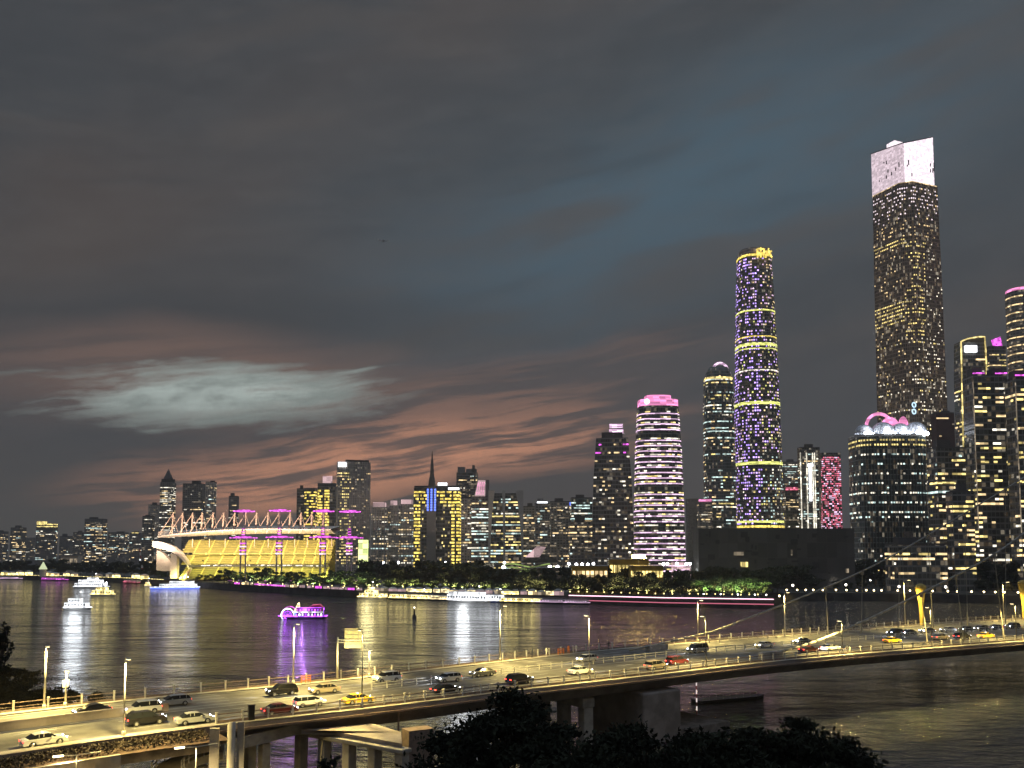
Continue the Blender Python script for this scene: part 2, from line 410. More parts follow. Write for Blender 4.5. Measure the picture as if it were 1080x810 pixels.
# ------------------------------------------------------------------ setting
def project(p):
    d = Vector(p) - Vector((0, 0, CH)); zc = d.y*cos(PITCH) + d.z*sin(PITCH); u = -d.y*sin(PITCH) + d.z*cos(PITCH)
    return 540 + F*d.x/zc, 405 - F*(u/zc - SH)
m = MB(); m.quad((-7000, -300, 0), (7000, -300, 0), (7000, 1400, 0), (-7000, 1400, 0)); tag(m.build('river_water', 'water'), kind='structure')
GZ = 4.0
shore = [on(px, py, 0) for px, py in ((-420, 608), (-200, 609), (-60, 610), (60, 612), (150, 615.5), (232, 621.5), (300, 626), (380, 630.5), (500, 634.5), (600, 637), (700, 640), (816, 642))]
corner = shore[-1]
shore += [Vector((corner.x + 6, corner.y + 4, 0)), Vector((corner.x + 8, 520, 0)), Vector((corner.x + 20, 540, 0))]
shore += [on(px, py, 0) for px, py in ((880, 633.5), (960, 634.5), (1080, 637), (1300, 641), (1700, 650))]
g = MB(); n = len(shore)
base = [(p.x, p.y, GZ) for p in shore] + [(7000, shore[-1].y, GZ), (7000, 6500, GZ), (-7000, 6500, GZ), (-7000, shore[0].y, GZ)]
g.v = base; g.f = [tuple(range(len(base)))]; g.uv = [None]
tag(g.build('far_bank_ground', 'ground_far'), kind='structure')
q = MB()
for a, c_ in zip(shore, shore[1:]):
    q.quad((a.x, a.y, -1), (c_.x, c_.y, -1), (c_.x, c_.y, GZ - .01), (a.x, a.y, GZ - .01))
    d = (c_ - a).normalized(); nn = Vector((-d.y, d.x, 0))
    q.box(((a.x+c_.x)/2 + nn.x*.5, (a.y+c_.y)/2 + nn.y*.5, GZ + .45), ((c_-a).length + .3, .5, .88), rz=atan2(d.y, d.x))
tag(q.build('quay_embankment', 'quay_dark'), kind='structure')
# near bank, under the camera and to the left
g = MB()
nb_ = [(-300, -60), (160, -60), (120, 30), (60, 70), (10, 84), (-16, 92), (-30, 104), (-52, 108), (-72, 118), (-110, 130), (-300, 150)]
g.prism(nb_, -1, 2.2); tag(g.build('near_bank_ground', 'ground_near'), kind='structure')

hzm = bpy.data.materials.new('night_haze'); hzm.use_nodes = True; ht = hzm.node_tree; ht.nodes.clear()
pv = ht.nodes.new('ShaderNodeVolumePrincipled'); pv.inputs['Density'].default_value = HAZE; pv.inputs['Color'].default_value = (.95, .89, .82, 1); pv.inputs['Anisotropy'].default_value = .3
ho = ht.nodes.new('ShaderNodeOutputMaterial'); ht.links.new(pv.outputs[0], ho.inputs['Volume']); M['haze'] = hzm
if HAZE > 0:
    hb = MB(); hb.box((0, 3100, 519), (14400, 7200, 1042)); tag(hb.build('haze', 'haze'), kind='stuff')

# ------------------------------------------------------------------ bridge geometry
DZ = 10.5
def smooth(P, it):
    for _ in range(it): P = [P[0]] + [(P[i-1] + P[i]*2 + P[i+1]) / 4 for i in range(1, len(P)-1)] + [P[-1]]
    return P
def resample(P, step):
    out = [P[0]]; acc = 0.0
    for a, c_ in zip(P, P[1:]):
        L = (c_-a).length; t = step - acc
        while t <= L: out.append(a + (c_-a)*(t/L)); t += step
        acc = L - (t - step)
    return out
near = [Vector((-88, 43, 0)), Vector((-68, 63, 0))] + [on(px, py, DZ) for px, py in ((0, 795), (122, 777), (217, 764), (305, 757), (445, 741), (570, 724), (670, 715), (749, 704), (883, 691), (989, 683), (1080, 676))] + [Vector((180, 222, 0)), Vector((330, 300, 0))]
near = [Vector((p.x, p.y, 0)) for p in near]
far = [Vector((-110, 58, 0)), Vector((-84, 82, 0))] + [on(px, py, DZ) for px, py in ((0, 753), (114, 741), (221, 728), (332, 722), (430, 709), (526, 696), (643, 685), (750, 676), (861, 668), (955, 660), (1080, 653))] + [Vector((210, 275, 0)), Vector((340, 345, 0))]
far = [Vector((p.x, p.y, 0)) for p in far]
NR = smooth(resample(near, 2.0), 60); FRl = smooth(resample(far, 2.0), 60)
NN = len(NR); nrm = []
for i in range(NN):
    d = (NR[min(i+1, NN-1)] - NR[max(i-1, 0)]).normalized(); nrm.append(Vector((-d.y, d.x, 0)))
wd = [min((f - p).length for f in FRl) for p in NR]
for _ in range(80): wd = [wd[0]] + [(wd[i-1] + 2*wd[i] + wd[i+1])/4 for i in range(1, NN-1)] + [wd[-1]]
def dk(i, s, z=DZ):
    i = max(0.0, min(NN-1.001, i)); k = int(i); t = i-k
    p = NR[k]*(1-t) + NR[k+1]*t; nn = nrm[k]*(1-t) + nrm[k+1]*t; w = wd[k]*(1-t) + wd[k+1]*t
    v = p + nn*(w*s); return Vector((v.x, v.y, z))
def dir_at(i): k = int(max(0, min(NN-2, i))); d = NR[k+1]-NR[k]; return atan2(d.y, d.x)
def ipx(px, s, z=DZ):
    """station on the deck where the line s passes pixel column px"""
    best, bi = 1e9, 0
    for k in range(2, NN-2):
        p = dk(k, s, z)
        if p.y < 20: continue
        e = abs(project(p)[0] - px)
        if e < best: best, bi = e, k
    return float(bi)
def strip(mb, i0, i1, s0, s1, z, step=1.0, uv=None):
    i = i0
    while i < i1 - 1e-6:
        j = min(i+step, i1); mb.quad(dk(i, s0, z), dk(j, s0, z), dk(j, s1, z), dk(i, s1, z)); i = j
def wall_(mb, i0, i1, s, z0, z1, th=.3, step=2.0):
    i = i0
    while i < i1 - 1e-6:
        j = min(i+step, i1); a, c_ = dk(i, s), dk(j, s); d = (c_-a)
        mb.box(((a.x+c_.x)/2, (a.y+c_.y)/2, (z0+z1)/2), (d.length+.02, th, z1-z0), rz=atan2(d.y, d.x)); i = j
a_ = MB(); strip(a_, 0, NN-2, .03, .94, DZ); tag(a_.build('bridge_road', 'asphalt'), kind='structure')
a_ = MB(); strip(a_, 0, NN-2, -.03, .03, DZ+.14); strip(a_, 0, NN-2, .94, 1.03, DZ+.14)
tag(a_.build('bridge_pavement', 'concrete'), kind='structure')
a_ = MB()
for s in (.045, .485, .565, .92): strip(a_, 0, NN-2, s, s+.008, DZ+.006)
for s in (.16, .27, .38, .66, .76, .85):
    i = 0.0
    while i < NN-4: strip(a_, i, i+2.0, s, s+.008, DZ+.006, 2.0); i += 5.0
tag(a_.build('road_markings', 'paint_white'), kind='structure')

br = empty('road_bridge', dk(ipx(600, 0), .5, 0), 0, 'long concrete river bridge carrying lit traffic lanes across the water', 'bridge')
bo = br.location
def brl(v): return (v[0]-bo.x, v[1]-bo.y, v[2]-bo.z)
class BMB(MB):
    def build(s, name, m_, parent=None, smooth=False):
        s.v = [(v[0]-bo.x, v[1]-bo.y, v[2]-bo.z) for v in s.v]; return MB.build(s, name, m_, parent, smooth)
# deck slab edge and girder
def deck_section(prof, i0, i1, step=2.0):
    mb = BMB(); k = len(prof); idx = []; i = i0
    while i < i1: idx.append(i); i += step
    idx.append(i1)
    for i in idx:
        for s, dz in prof: mb.v.append(tuple(dk(i, s, DZ+dz)))
    for r_ in range(len(idx)-1):
        for c_ in range(k):
            d = (c_+1) % k; mb.f.append((r_*k+c_, (r_+1)*k+c_, (r_+1)*k+d, r_*k+d)); mb.uv.append(None)
    return mb
deck_section([(-.035, .0), (-.035, -.75), (1.035, -.75), (1.035, .0), (1.03, -.02), (-.03, -.02)], 0, NN-2).build('deck_slab', 'girder_paint', br)
deck_section([(.005, -.76), (.06, -2.5), (.30, -2.5), (.33, -.76)], 0, NN-2).build('box_girder', 'girder_paint', br)
deck_section([(.62, -.76), (.66, -2.5), (.93, -2.5), (.98, -.76)], 0, NN-2).build('box_girder', 'girder_paint', br)
# water-pipe / cable tray under the rail edge
pt = BMB(); wall_(pt, 0, NN-2, -.045, DZ-.62, DZ-.42, .18); pt.build('cable_tray', 'rail_dark', br)
def column_bent(p0, p1, ncol, ztop, th, name='pier', ch=1.4, cw_=1.5):
    mb = BMB(); p0, p1 = Vector(p0), Vector(p1); d = p1-p0; rz = atan2(d.y, d.x)
    mb.box(((p0.x+p1.x)/2, (p0.y+p1.y)/2, ztop-ch/2), (d.length+1.6, th*1.25, ch), rz=rz)
    for k in range(ncol):
        p = p0 + d*(k/(ncol-1)); mb.box((p.x, p.y, (ztop-ch-1)/2), (cw_, th, ztop-ch+1), rz=rz)
    o = mb.build(name, 'concrete', br); bv = o.modifiers.new('bevel', 'BEVEL'); bv.width = .12; bv.segments = 2
    return o
A0 = on(318, 770, 8.0); A1 = on(424, 789, 8.0)
column_bent(A0 + (A0-A1)*.0, A1, 5, 8.0, 1.3, ch=.5, cw_=1.15)
for px in (606, 1240):
    i = ipx(px, .1); column_bent(dk(i, .04), dk(i, .62), 4, DZ-2.5, 1.8)
# anchor block pier by the cable foot
i = ipx(690, .0)
ab = BMB(); c0 = dk(i, .18); ab.box((c0.x, c0.y, 3.2), (8.5, 13, 9.6), rz=dir_at(i))
o = ab.build('anchor_pier', 'girder_paint', br); bv = o.modifiers.new('bevel', 'BEVEL'); bv.width = .3; bv.segments = 2
ab = BMB(); c1 = dk(i+5, .2, 0); ab.box((c1.x, c1.y, .3), (13, 14, 2.2), rz=dir_at(i)); ab.build('pile_cap', 'concrete_dark', br)
# widened cantilever slab that ends at the brown drainpipe block
c0 = (on(428, 757, 9.5) + on(446, 757, 9.5))/2
blk = BMB(); blk.box((c0.x+.5, c0.y-.4, 6.0), (3.4, 2.2, 4.6), rz=dir_at(ipx(440, 0))-.1); blk.build('girder_end', 'rail_dark', br)
blk = BMB(); p = on(427, 770, 7); blk.tube((p.x-.6, p.y-1.9, 9.6), (p.x-.6, p.y-1.9, -1), .12); blk.build('drain_pipe', 'rail_dark', br)
soff = BMB(); e0 = dk(ipx(316, 0), -.02, 8.9); f0 = Vector((A0.x, A0.y, 8.5)); f1 = Vector((A1.x, A1.y, 8.5))
pg = [e0, f0, f1, on(423, 772, 8.6), on(393, 763, 8.8)]
k = len(soff.v); soff.v += [tuple(p) for p in pg] + [(p.x, p.y, p.z-.45) for p in pg]; soff.f += [tuple(range(k, k+5)), tuple(range(k+9, k+4, -1))] + [(k+i, k+5+i, k+5+(i+1) % 5, k+(i+1) % 5) for i in range(5)]; soff.uv += [None]*7
soff.build('cantilever_slab', 'girder_paint', br)

# cables
def cable(pts, s_of, r, name_r):
    """suspension cable through a vertical plane that follows the deck at offset s"""
    out = []
    for px, py in pts:
        i = ipx(px, s_of); 
        for _ in range(3):
            p = dk(i, s_of); q_ = at(px, py, p.y)
            i = ipx(px, s_of, q_.z)
        out.append(Vector((q_.x, q_.y, q_.z)))
    return out
ca_pts = cable([(664, 686), (749, 667), (769, 659.5), (858, 625), (934, 591), (1019, 540), (1080, 504), (1150, 456)], .80, .3, '')
cb_pts = cable([(800, 691), (842, 683), (894, 663), (937, 643), (989, 617), (1044, 588), (1078, 564), (1150, 510)], .12, .3, '')
def crv(P, k=6):
    out = []
    for i in range(len(P)-1):
        p0 = P[max(i-1, 0)]; p1 = P[i]; p2 = P[i+1]; p3 = P[min(i+2, len(P)-1)]
        for j in range(k):
            t = j/k; out.append(.5*((2*p1)+(p2-p0)*t+(2*p0-5*p1+4*p2-p3)*t*t+(3*p1-p0-3*p2+p3)*t**3))
    return out + [P[-1]]
def push(P):  # smooth out pixel reading errors
    return smooth(P, 8)
CA = push(crv(ca_pts)); CB = push(crv(cb_pts))
mb = BMB(); mb.path(CA, .20, 8); mb.build('main_cable', 'cable_steel', br, True)
mb = BMB(); mb.path(CB, .24, 8); mb.build('main_cable', 'cable_steel', br, True)
def hang(C, pxs, s, r=.09):
    for px in pxs:
        j = min(range(len(C)), key=lambda k: abs(project(C[k])[0]-px)); top = C[j]
        i = ipx(px + (12 if s < .5 else 2), s); bot = dk(i, s, DZ+.1)
        mb = BMB(); mb.tube(top, bot, r, r, 6); mb.tube(top+Vector((0, 0, .25)), top-Vector((0, 0, .9)), .42, .42, 8); mb.tube(bot, bot+(top-bot)*.12, r*2, r*1.6, 8)
        mb.build('hanger', 'cable_steel', br)
hang(CA, (870, 908, 945, 983, 1021, 1057, 1095), .80)
hang(CB, (968, 1006, 1046, 1084), .12)
# brackets where the two cables meet the deck
for C in (CA, CB):
    mb = BMB(); p = C[2]; mb.box((p.x, p.y, DZ+.5), (5, 1.4, 1.3), rz=dir_at(ipx(project(p)[0], .5))); mb.build('cable_saddle', 'concrete', br)

# railings: far (posts with stub lamps), near, guard fences
def fence(name, label, s, i0, i1, post_h, step, rails, matp, matr, pw=.16, group=None, zb=DZ):
    """one fence: every post and every run of rail is its own part"""
    c_ = dk((i0+i1)/2, s, zb); root = empty(name, c_, 0, label, 'fence', group)
    def loc(mb): mb.v = [(v[0]-c_.x, v[1]-c_.y, v[2]-c_.z) for v in mb.v]; return mb
    i = i0; n_ = 0
    rest = MB()
    while i <= i1:
        p = dk(i, s, zb); mb = MB(); rz = dir_at(i)
        mb.box((p.x, p.y, zb+post_h/2), (pw, pw, post_h), rz=rz); mb.box((p.x, p.y, zb+post_h+.04), (pw*1.35, pw*1.35, .08), rz=rz)
        if n_ < 100: loc(mb).build('post', matp, root)
        else:
            k = len(rest.v); rest.v += mb.v; rest.f += [tuple(x+k for x in f) for f in mb.f]; rest.uv += mb.uv
        n_ += 1; i += step
    if rest.v: tag(loc(rest).build('post', matp, root), kind='stuff')
    for z, h, th in rails:
        mb = MB(); wall_(mb, i0, i1, s, zb+z-h/2, zb+z+h/2, th, 2.0); loc(mb).build('rail', matr, root)
    return root
fence('bridge_railing', 'brown post and rail parapet along the water side of the far pavement', .995, 6, NN-8, 1.25, 1.6, ((1.05, .10, .08), (.55, .06, .05), (.15, .25, .12)), 'rail_paint', 'rail_dark', .2, zb=DZ+.14)
fence('bridge_railing', 'parapet with pale posts along the near edge of the bridge above the piers', .0, ipx(225, 0), NN-8, 1.2, 1.5, ((1.05, .12, .08), (.6, .07, .05), (.2, .3, .14)), 'rail_paint', 'rail_dark', .2, zb=DZ+.14)
fence('guard_fence', 'low white guard fence between the two directions of traffic', .525, ipx(392, .525), NN-8, .95, 1.3, ((.85, .12, .07), (.45, .08, .06)), 'rail_paint', 'rail_paint', .13)
fence('guard_fence', 'low white lane fence closest to the near parapet', .075, ipx(372, .07), ipx(520, .07), .95, 1.3, ((.85, .12, .07), (.45, .08, .06)), 'rail_paint', 'rail_paint', .13)
fence('guard_fence', 'white lane fence beside the far pavement, right half of the bridge', .905, ipx(738, .9), NN-8, .95, 1.4, ((.85, .14, .07), (.45, .08, .06)), 'rail_paint', 'rail_paint', .13)
# solid dark central barrier on the left
mb = MB(); wall_(mb, 0, ipx(170, .525), .525, DZ, DZ+.85, .45); wall_(mb, 0, ipx(170, .525), .525, DZ+.85, DZ+1.0, .6)
tag(mb.build('central_barrier', 'girder_paint'), 'low dark solid barrier between the carriageways at the left end', 'barrier')
# hedge strip and kerb walls along the near side, left part
mb = MB(); wall_(mb, 0, ipx(222, 0), -.045, DZ-2.6, DZ+.22, .5); tag(mb.build('retaining_wall', 'concrete_dark'), 'dark retaining wall under the near kerb beside the hedge bed', 'wall')
def leafcloud(mb, pts, size, r_):
    for p in pts:
        u = Vector((r_.gauss(0, 1), r_.gauss(0, 1), r_.gauss(0, 1))).normalized(); w = u.orthogonal().normalized(); w.rotate(Matrix.Rotation(r_.uniform(0, 6.28), 3, u))
        t = u.cross(w); s = size*r_.uniform(.6, 1.4); w = w*s; t = t*s*.55; p = Vector(p)
        n_ = len(mb.v); mb.v += [tuple(p-w), tuple(p-t*.9), tuple(p+w), tuple(p+t*.9)]; mb.f.append((n_, n_+1, n_+2, n_+3)); mb.uv.append(None)
r_ = random.Random(3); mb = MB(); P = []
for k in range(13000):
    i = r_.uniform(0, ipx(215, 0)); s = r_.uniform(-.17, -.05); P.append(dk(i, s, DZ - .55 + r_.random()**.5*.8 - abs(s+.11)*8))
leafcloud(mb, P, .15, r_); tag(mb.build('hedge_planting', 'leaf_hedge'), kind='stuff')
mb = MB(); strip(mb, 0, ipx(222, 0), -.21, -.045, DZ-.75); tag(mb.build('planting_soil', 'kerb_soil'), kind='structure')
# lower slip road at the left bottom with its kerb
mb = MB(); strip(mb, 0, ipx(150, 0)-3, -.62, -.24, DZ-2.2); 
tag(mb.build('slip_road', 'ramp_floor'), kind='structure')
mb = MB(); wall_(mb, 0, ipx(170, 0)-3, -.225, DZ-3.4, DZ-.6, .4); tag(mb.build('retaining_wall', 'concrete'), 'pale retaining wall beside the slip road at the lower left', 'wall')

# curved stair ramp with pale rail at the lower left
def arc_ramp():
    cpt = on(238, 797, 7.2); root = empty('curved_ramp', (cpt.x, cpt.y, 0), 0, 'curved concrete footbridge ramp with pale railing below the road', 'ramp')
    r0 = 6.2; mb = MB(); fl = MB(); rail = MB(); N_ = 26; posts = []
    for k in range(N_):
        a0 = pi*.62 + k/N_*pi*1.0; a1 = pi*.62 + (k+1)/N_*pi*1.0; z0 = 6.6 - k/N_*1.6; z1 = 6.6-(k+1)/N_*1.6
        pi0 = [(r0-1.6, a0, z0), (r0+1.6, a0, z0), (r0+1.6, a1, z1), (r0-1.6, a1, z1)]
        P4 = [Vector((r*cos(a), r*sin(a), z)) for r, a, z in pi0]
        fl.quad(*P4); dn = Vector((0, 0, -.8))
        mb.quad(P4[1]+dn, P4[2]+dn, P4[2]+Vector((0, 0, .12)), P4[1]+Vector((0, 0, .12))); mb.quad(P4[3]+dn, P4[0]+dn, P4[0]+Vector((0, 0, .12)), P4[3]+Vector((0, 0, .12))); mb.quad(P4[0]+dn, P4[3]+dn, P4[2]+dn, P4[1]+dn)
        for s_ in (-1.55, 1.55):
            for hz_ in (.55, 1.05): rail.tube(((r0+s_)*cos(a0), (r0+s_)*sin(a0), z0+hz_), ((r0+s_)*cos(a1), (r0+s_)*sin(a1), z1+hz_), .06, .06, 6)
            if k % 2 == 0: posts.append(((r0+s_)*cos(a0), (r0+s_)*sin(a0), z0))
    mb.build('ramp_edge', 'concrete', root); fl.build('ramp_deck', 'ramp_floor', root); rail.build('rail', 'rail_paint', root)
    for p in posts:
        q_ = MB(); q_.tube(p, (p[0], p[1], p[2]+1.1), .09, .09, 6); q_.build('post', 'rail_paint', root)
    for a in (pi*.75, pi*1.25, pi*1.55):
        q_ = MB(); q_.tube((r0*cos(a), r0*sin(a), -1), (r0*cos(a), r0*sin(a), 5.0), .8, .8, 16); q_.build('column', 'concrete', root)
arc_ramp()
# link span: pale beam from the ramp up to the bridge edge
b0, b1 = on(262, 780, 8.6), on(306, 765, 9.4)
lk = empty('link_span', ((b0.x+b1.x)/2, (b0.y+b1.y)/2, 0), 0, 'pale sloping beam joining the curved ramp to the bridge edge', 'footbridge')
def lbox(root, name, c_, d, rz, m_, ry=0):
    mb = MB(); mb.box((c_[0]-root.location.x, c_[1]-root.location.y, c_[2]), d, rz=rz, ry=ry); return mb.build(name, m_, root)
rz_ = atan2(b1.y-b0.y, b1.x-b0.x); L_ = (b1-b0).length
lbox(lk, 'beam', ((b0.x+b1.x)/2, (b0.y+b1.y)/2, 8.6), (L_+5, .5, 1.3), rz_, 'concrete', ry=-.06)
lbox(lk, 'deck', ((b0.x+b1.x)/2-.6, (b0.y+b1.y)/2+1.0, 8.9), (L_+5, 2.2, .3), rz_, 'ramp_floor', ry=-.06)
for px_ in (262, 277):
    p = on(px_, 786, 7.6); lbox(lk, 'column', (p.x, p.y+.7, 3.4), (1.0, 1.0, 8.6), rz_, 'concrete')
# tall round columns with pale panels beside the ramp
for px, top, r1_, lab in ((243.5, 762, .42, 'round concrete column standing next to the curved ramp'), ):
    p = on(px, 800, 8.2); mb = MB(); zt = zat(top, p.y); mb.v = []; mb.tube((0, 0, 0), (0, 0, zt), r1_, r1_, 20); o = mb.build('concrete_column', 'concrete', None, True); o.location = (p.x, p.y, 0); tag(o, lab, 'column')
for px, top, w_, lab in ((223, 768, .95, 'narrow pale concrete slab pier left of the round column'), (251, 761, .7, 'narrow pale concrete slab pier right of the round column')):
    p = on(px, 800, 8.2); zt = zat(top, p.y+.8); mb = MB(); mb.box((0, 0, zt/2), (w_, .5, zt), rz=.2); o = mb.build('slab_pier', 'concrete'); o.location = (p.x, p.y+.8, 0); tag(o, lab, 'pier')
# ------------------------------------------------------------------ buildings
UNIT_RECT = lambda asp: rect(1.0, asp)
def lerp_poly(levels, z):
    for (z0, a), (z1, b_) in zip(levels, levels[1:]):
        if z0 <= z <= z1 and z1 > z0:
            t = (z-z0)/(z1-z0); return [(p[0]*(1-t)+q_[0]*t, p[1]*(1-t)+q_[1]*t) for p, q_ in zip(a, b_)]
    return levels[-1][1]
class Office:
    """lit rooms in runs, some floors busy, some dark"""
    def __init__(s, p=.25, pal=(('lit_warm', 3), ('lit_white', 2)), keep=.6, floors=(.1, .5, 1, 1.6, 3), zones=None):
        s.p = p; s.pal = pal; s.keep = keep; s.floors = floors; s.zones = zones
    def begin(s, rg): s.rg = rg; s.ff = {}
    def pick(s):
        t = s.rg.uniform(0, sum(w for _, w in s.pal))
        for k, w in s.pal:
            t -= w
            if t <= 0: return k
        return s.pal[-1][0]
    def row(s, k, fz, fx):
        if k not in s.ff: s.ff[k] = (s.rg.choice(s.floors), s.pick())
        fp, fk = s.ff[k]; out = []; st = None
        for x in fx:
            p = s.p*fp
            if s.zones: p *= s.zones(x, fz)
            if st is not None and s.rg.random() < s.keep*min(1, p/s.p+.3): out.append(st); continue
            st = (fk if s.rg.random() < .6 else s.pick()) if s.rg.random() < p else None
            out.append(st)
        return out
class Custom:
    def __init__(s, fn): s.fn = fn
    def begin(s, rg): s.rg = rg
    def row(s, k, fz, fx): return s.fn(s.rg, k, fz, fx)
def windows(root, levels, yaw, z0, z1, fh, bw, pat, nparts=0, hf=.45, wf=.86, merge=True, seed=1, name='window', off=.12, sides=None):
    rg = random.Random(seed); pat.begin(rg)
    loc = root.location; cy_, sy_ = cos(yaw), sin(yaw); runs = []
    base = levels[0][1]; K = len(base)
    def wpt(p, z): return (loc.x + p[0]*cy_ - p[1]*sy_, loc.y + p[0]*sy_ + p[1]*cy_, loc.z + z)
    xs = [project(wpt(p, (z0+z1)/2))[0] for p in lerp_poly(levels, (z0+z1)/2)]
    mn, mx = min(xs), max(xs); nf = int((z1-z0)/fh)
    for k in range(nf):
        z = z0 + (k+.32)*fh; poly = lerp_poly(levels, z); poly2 = lerp_poly(levels, z+fh*hf)
        for i in range(K):
            if sides is not None and i not in sides: continue
            a, b_ = poly[i], poly[(i+1) % K]; a2, b2 = poly2[i], poly2[(i+1) % K]
            L = math.hypot(b_[0]-a[0], b_[1]-a[1])
            if L < .3: continue
            nx, ny = (b_[1]-a[1])/L, -(b_[0]-a[0])/L
            wp = wpt(((a[0]+b_[0])/2, (a[1]+b_[1])/2), z); nw = (nx*cy_-ny*sy_, nx*sy_+ny*cy_)
            if nw[0]*(-wp[0]) + nw[1]*(-wp[1]) < 0.02*math.hypot(wp[0], wp[1]): continue
            nb = max(1, int(round(L/bw))); fx = []
            for j in range(nb):
                t = (j+.5)/nb; fx.append((project(wpt((a[0]+(b_[0]-a[0])*t, a[1]+(b_[1]-a[1])*t), z))[0]-mn)/max(1, mx-mn))
            row = pat.row(k, (k+.5)/nf, fx); j = 0
            while j < nb:
                key = row[j]
                if key is None: j += 1; continue
                e = j+1
                while merge and e < nb and row[e] == key and e-j < 9: e += 1
                g0 = (1-wf)/2 if not (nb == 1 and K > 12) else 0
                t0, t1 = (j+g0)/nb, (e-g0)/nb
                q_ = [(a[0]+(b_[0]-a[0])*t0+nx*off, a[1]+(b_[1]-a[1])*t0+ny*off, z), (a[0]+(b_[0]-a[0])*t1+nx*off, a[1]+(b_[1]-a[1])*t1+ny*off, z),
                      (a2[0]+(b2[0]-a2[0])*t1+nx*off, a2[1]+(b2[1]-a2[1])*t1+ny*off, z+fh*hf), (a2[0]+(b2[0]-a2[0])*t0+nx*off, a2[1]+(b2[1]-a2[1])*t0+ny*off, z+fh*hf)]
                runs.append(((t1-t0)*L*fh*hf, key, q_)); j = e
    runs.sort(key=lambda r_: -r_[0])
    for ar, key, q_ in runs[:nparts]:
        mb = MB(); mb.quad(*q_); mb.build(name, key, root)
    rest = runs[nparts:]
    if rest:
        keys = sorted({r_[1] for r_ in rest}); mb = MB()
        for ar, key, q_ in rest: mb.quad(*q_)
        o = mb.build(name, keys[0], root)
        for kk in keys[1:]: o.data.materials.append(M[kk])
        o.data.polygons.foreach_set('material_index', [keys.index(r_[1]) for r_ in rest])
        tag(o, kind='stuff')
    return runs
def tower(name, label, x0, x1, ytop, Y, fac, group=None, asp=.7, yaw=0.0, prof=None, shape=None, z0=GZ, cat='building', facname='facade'):
    """a building whose walls run from the ground to pixel row ytop, fitted between two pixel columns"""
    shp = shape or rect(1.0, asp)
    h = zat(ytop, Y) - z0; s = (x1-x0)*Y/F; cx = at((x0+x1)/2, 560, Y).x
    for _ in range(8):
        ps = [project((cx + s*(p[0]*cos(yaw)-p[1]*sin(yaw)), Y + s*(p[0]*sin(yaw)+p[1]*cos(yaw)), z0+h*.25))[0] for p in shp]
        a, b_ = min(ps), max(ps); s *= (x1-x0)/(b_-a); cx += ((x0+x1)/2-(a+b_)/2)*Y/F
    if s*min(1, asp) > 0: pass
    root = empty(name, (cx, Y, z0), yaw, label, cat, group)
    prof = prof or [(0, 1), (1, 1)]
    levels = [(t*h, sc_poly(shp, s*k[1] if isinstance(k, tuple) else s*k)) for t, k in prof]
    mb = MB(); mb.loft(levels); mb.build(facname, fac, root)
    root['_h'] = h; 
    return root, levels, s, h
def fin(root):
    for k in ('_h',):
        if k in root: del root[k]
def roofbox(root, w, d, h0, h, m_='roof_dark', name='roof_plant', cx=0, cy=0):
    mb = MB(); mb.box((cx, cy, h0+h/2), (w, d, h)); return mb.build(name, m_, root)
YEL = (('lit_yellow', 4), ('lit_warm', 3), ('lit_white', 1))
MIX = (('lit_warm', 3), ('lit_white', 3), ('lit_cool', 2), ('lit_yellow', 1))
RES = (('lit_warm', 4), ('lit_dim', 4), ('lit_white', 2), ('lit_cool', 1))
COOL = (('lit_cool', 5), ('lit_white', 3), ('lit_warm', 1))
G_FAR = 'distant towers on the left skyline'; G_MID = 'towers behind the stadium and old town'; G_RT = 'towers on the right bank'

def simple(label, x0, x1, yt, Y, fac='fac_grey', p=.2, pal=RES, asp=.6, yaw=0., fh=3.1, bw=2.7, np_=0, group=G_MID, name='apartment_tower', plant=True, seed=None, hf=.45, **kw):
    root, lv, s, h = tower(name, label, x0, x1, yt, Y, fac, group, asp, yaw, **kw)
    windows(root, lv, yaw, 8, h-3, fh, bw, Office(p*(1.0 if group == G_FAR else 1.35), pal), np_, seed=seed or int(x0*7+yt), hf=hf)
    if plant:
        rg = random.Random(int(x0)); roofbox(root, s*.4, s*asp*.4, h, rg.uniform(3, 7), cx=s*rg.uniform(-.2, .2))
        mb = MB(); w_, d_ = s, s*asp
        for sx in (-1, 1): mb.box((sx*(w_/2-.2), 0, h+.6), (.4, d_, 1.2))
        for sy in (-1, 1): mb.box((0, sy*(d_/2-.2), h+.6), (w_-.8, .4, 1.2))
        mb.build('parapet', 'roof_dark', root)
    fin(root); return root, lv, s, h

# ---- far left skyline
simple('dark low apartment block cut by the left edge of the photo', -14, 8, 561, 1900, p=.12, fac='fac_far', group=G_FAR)
simple('dark apartment block second from the left edge with a few lit rooms', 10, 27, 557, 1750, p=.16, fac='fac_far', group=G_FAR)
r, lv, s, h = simple('dark tower with a stepped yellow-lit top on the far left skyline', 37, 60, 556, 1700, p=.14, fac='fac_far', group=G_FAR, plant=False)
for k, (w_, cx_, zz, hh) in enumerate(((s*1.0, 0, h, 6.5), (s*.35, -s*.33, h+6.5, 5))):
    mb = MB(); mb.box((cx_, 0, zz+hh/2), (w_, s*.5, hh)); mb.build('lit_crown', 'lit_yellow', r)
mb = MB(); mb.box((0, 0, h+3), (s*1.02, s*.52, 2.2)); mb.build('crown_slab', 'roof_dark', r)
simple('plain dim block between the yellow-topped tower and the flat-topped tower', 62, 76, 566, 2000, p=.1, fac='fac_far', group=G_FAR)
simple('low dim block just left of the flat-topped tower', 76, 88, 562, 1800, p=.12, fac='fac_far', group=G_FAR)
simple('flat-topped dark apartment tower with scattered lights near the left', 88, 112, 548, 1600, p=.22, fac='fac_far', group=G_FAR, asp=.5)
simple('low block with dim windows to the right of the flat-topped tower', 113, 135, 562, 1900, p=.14, fac='fac_far', group=G_FAR)
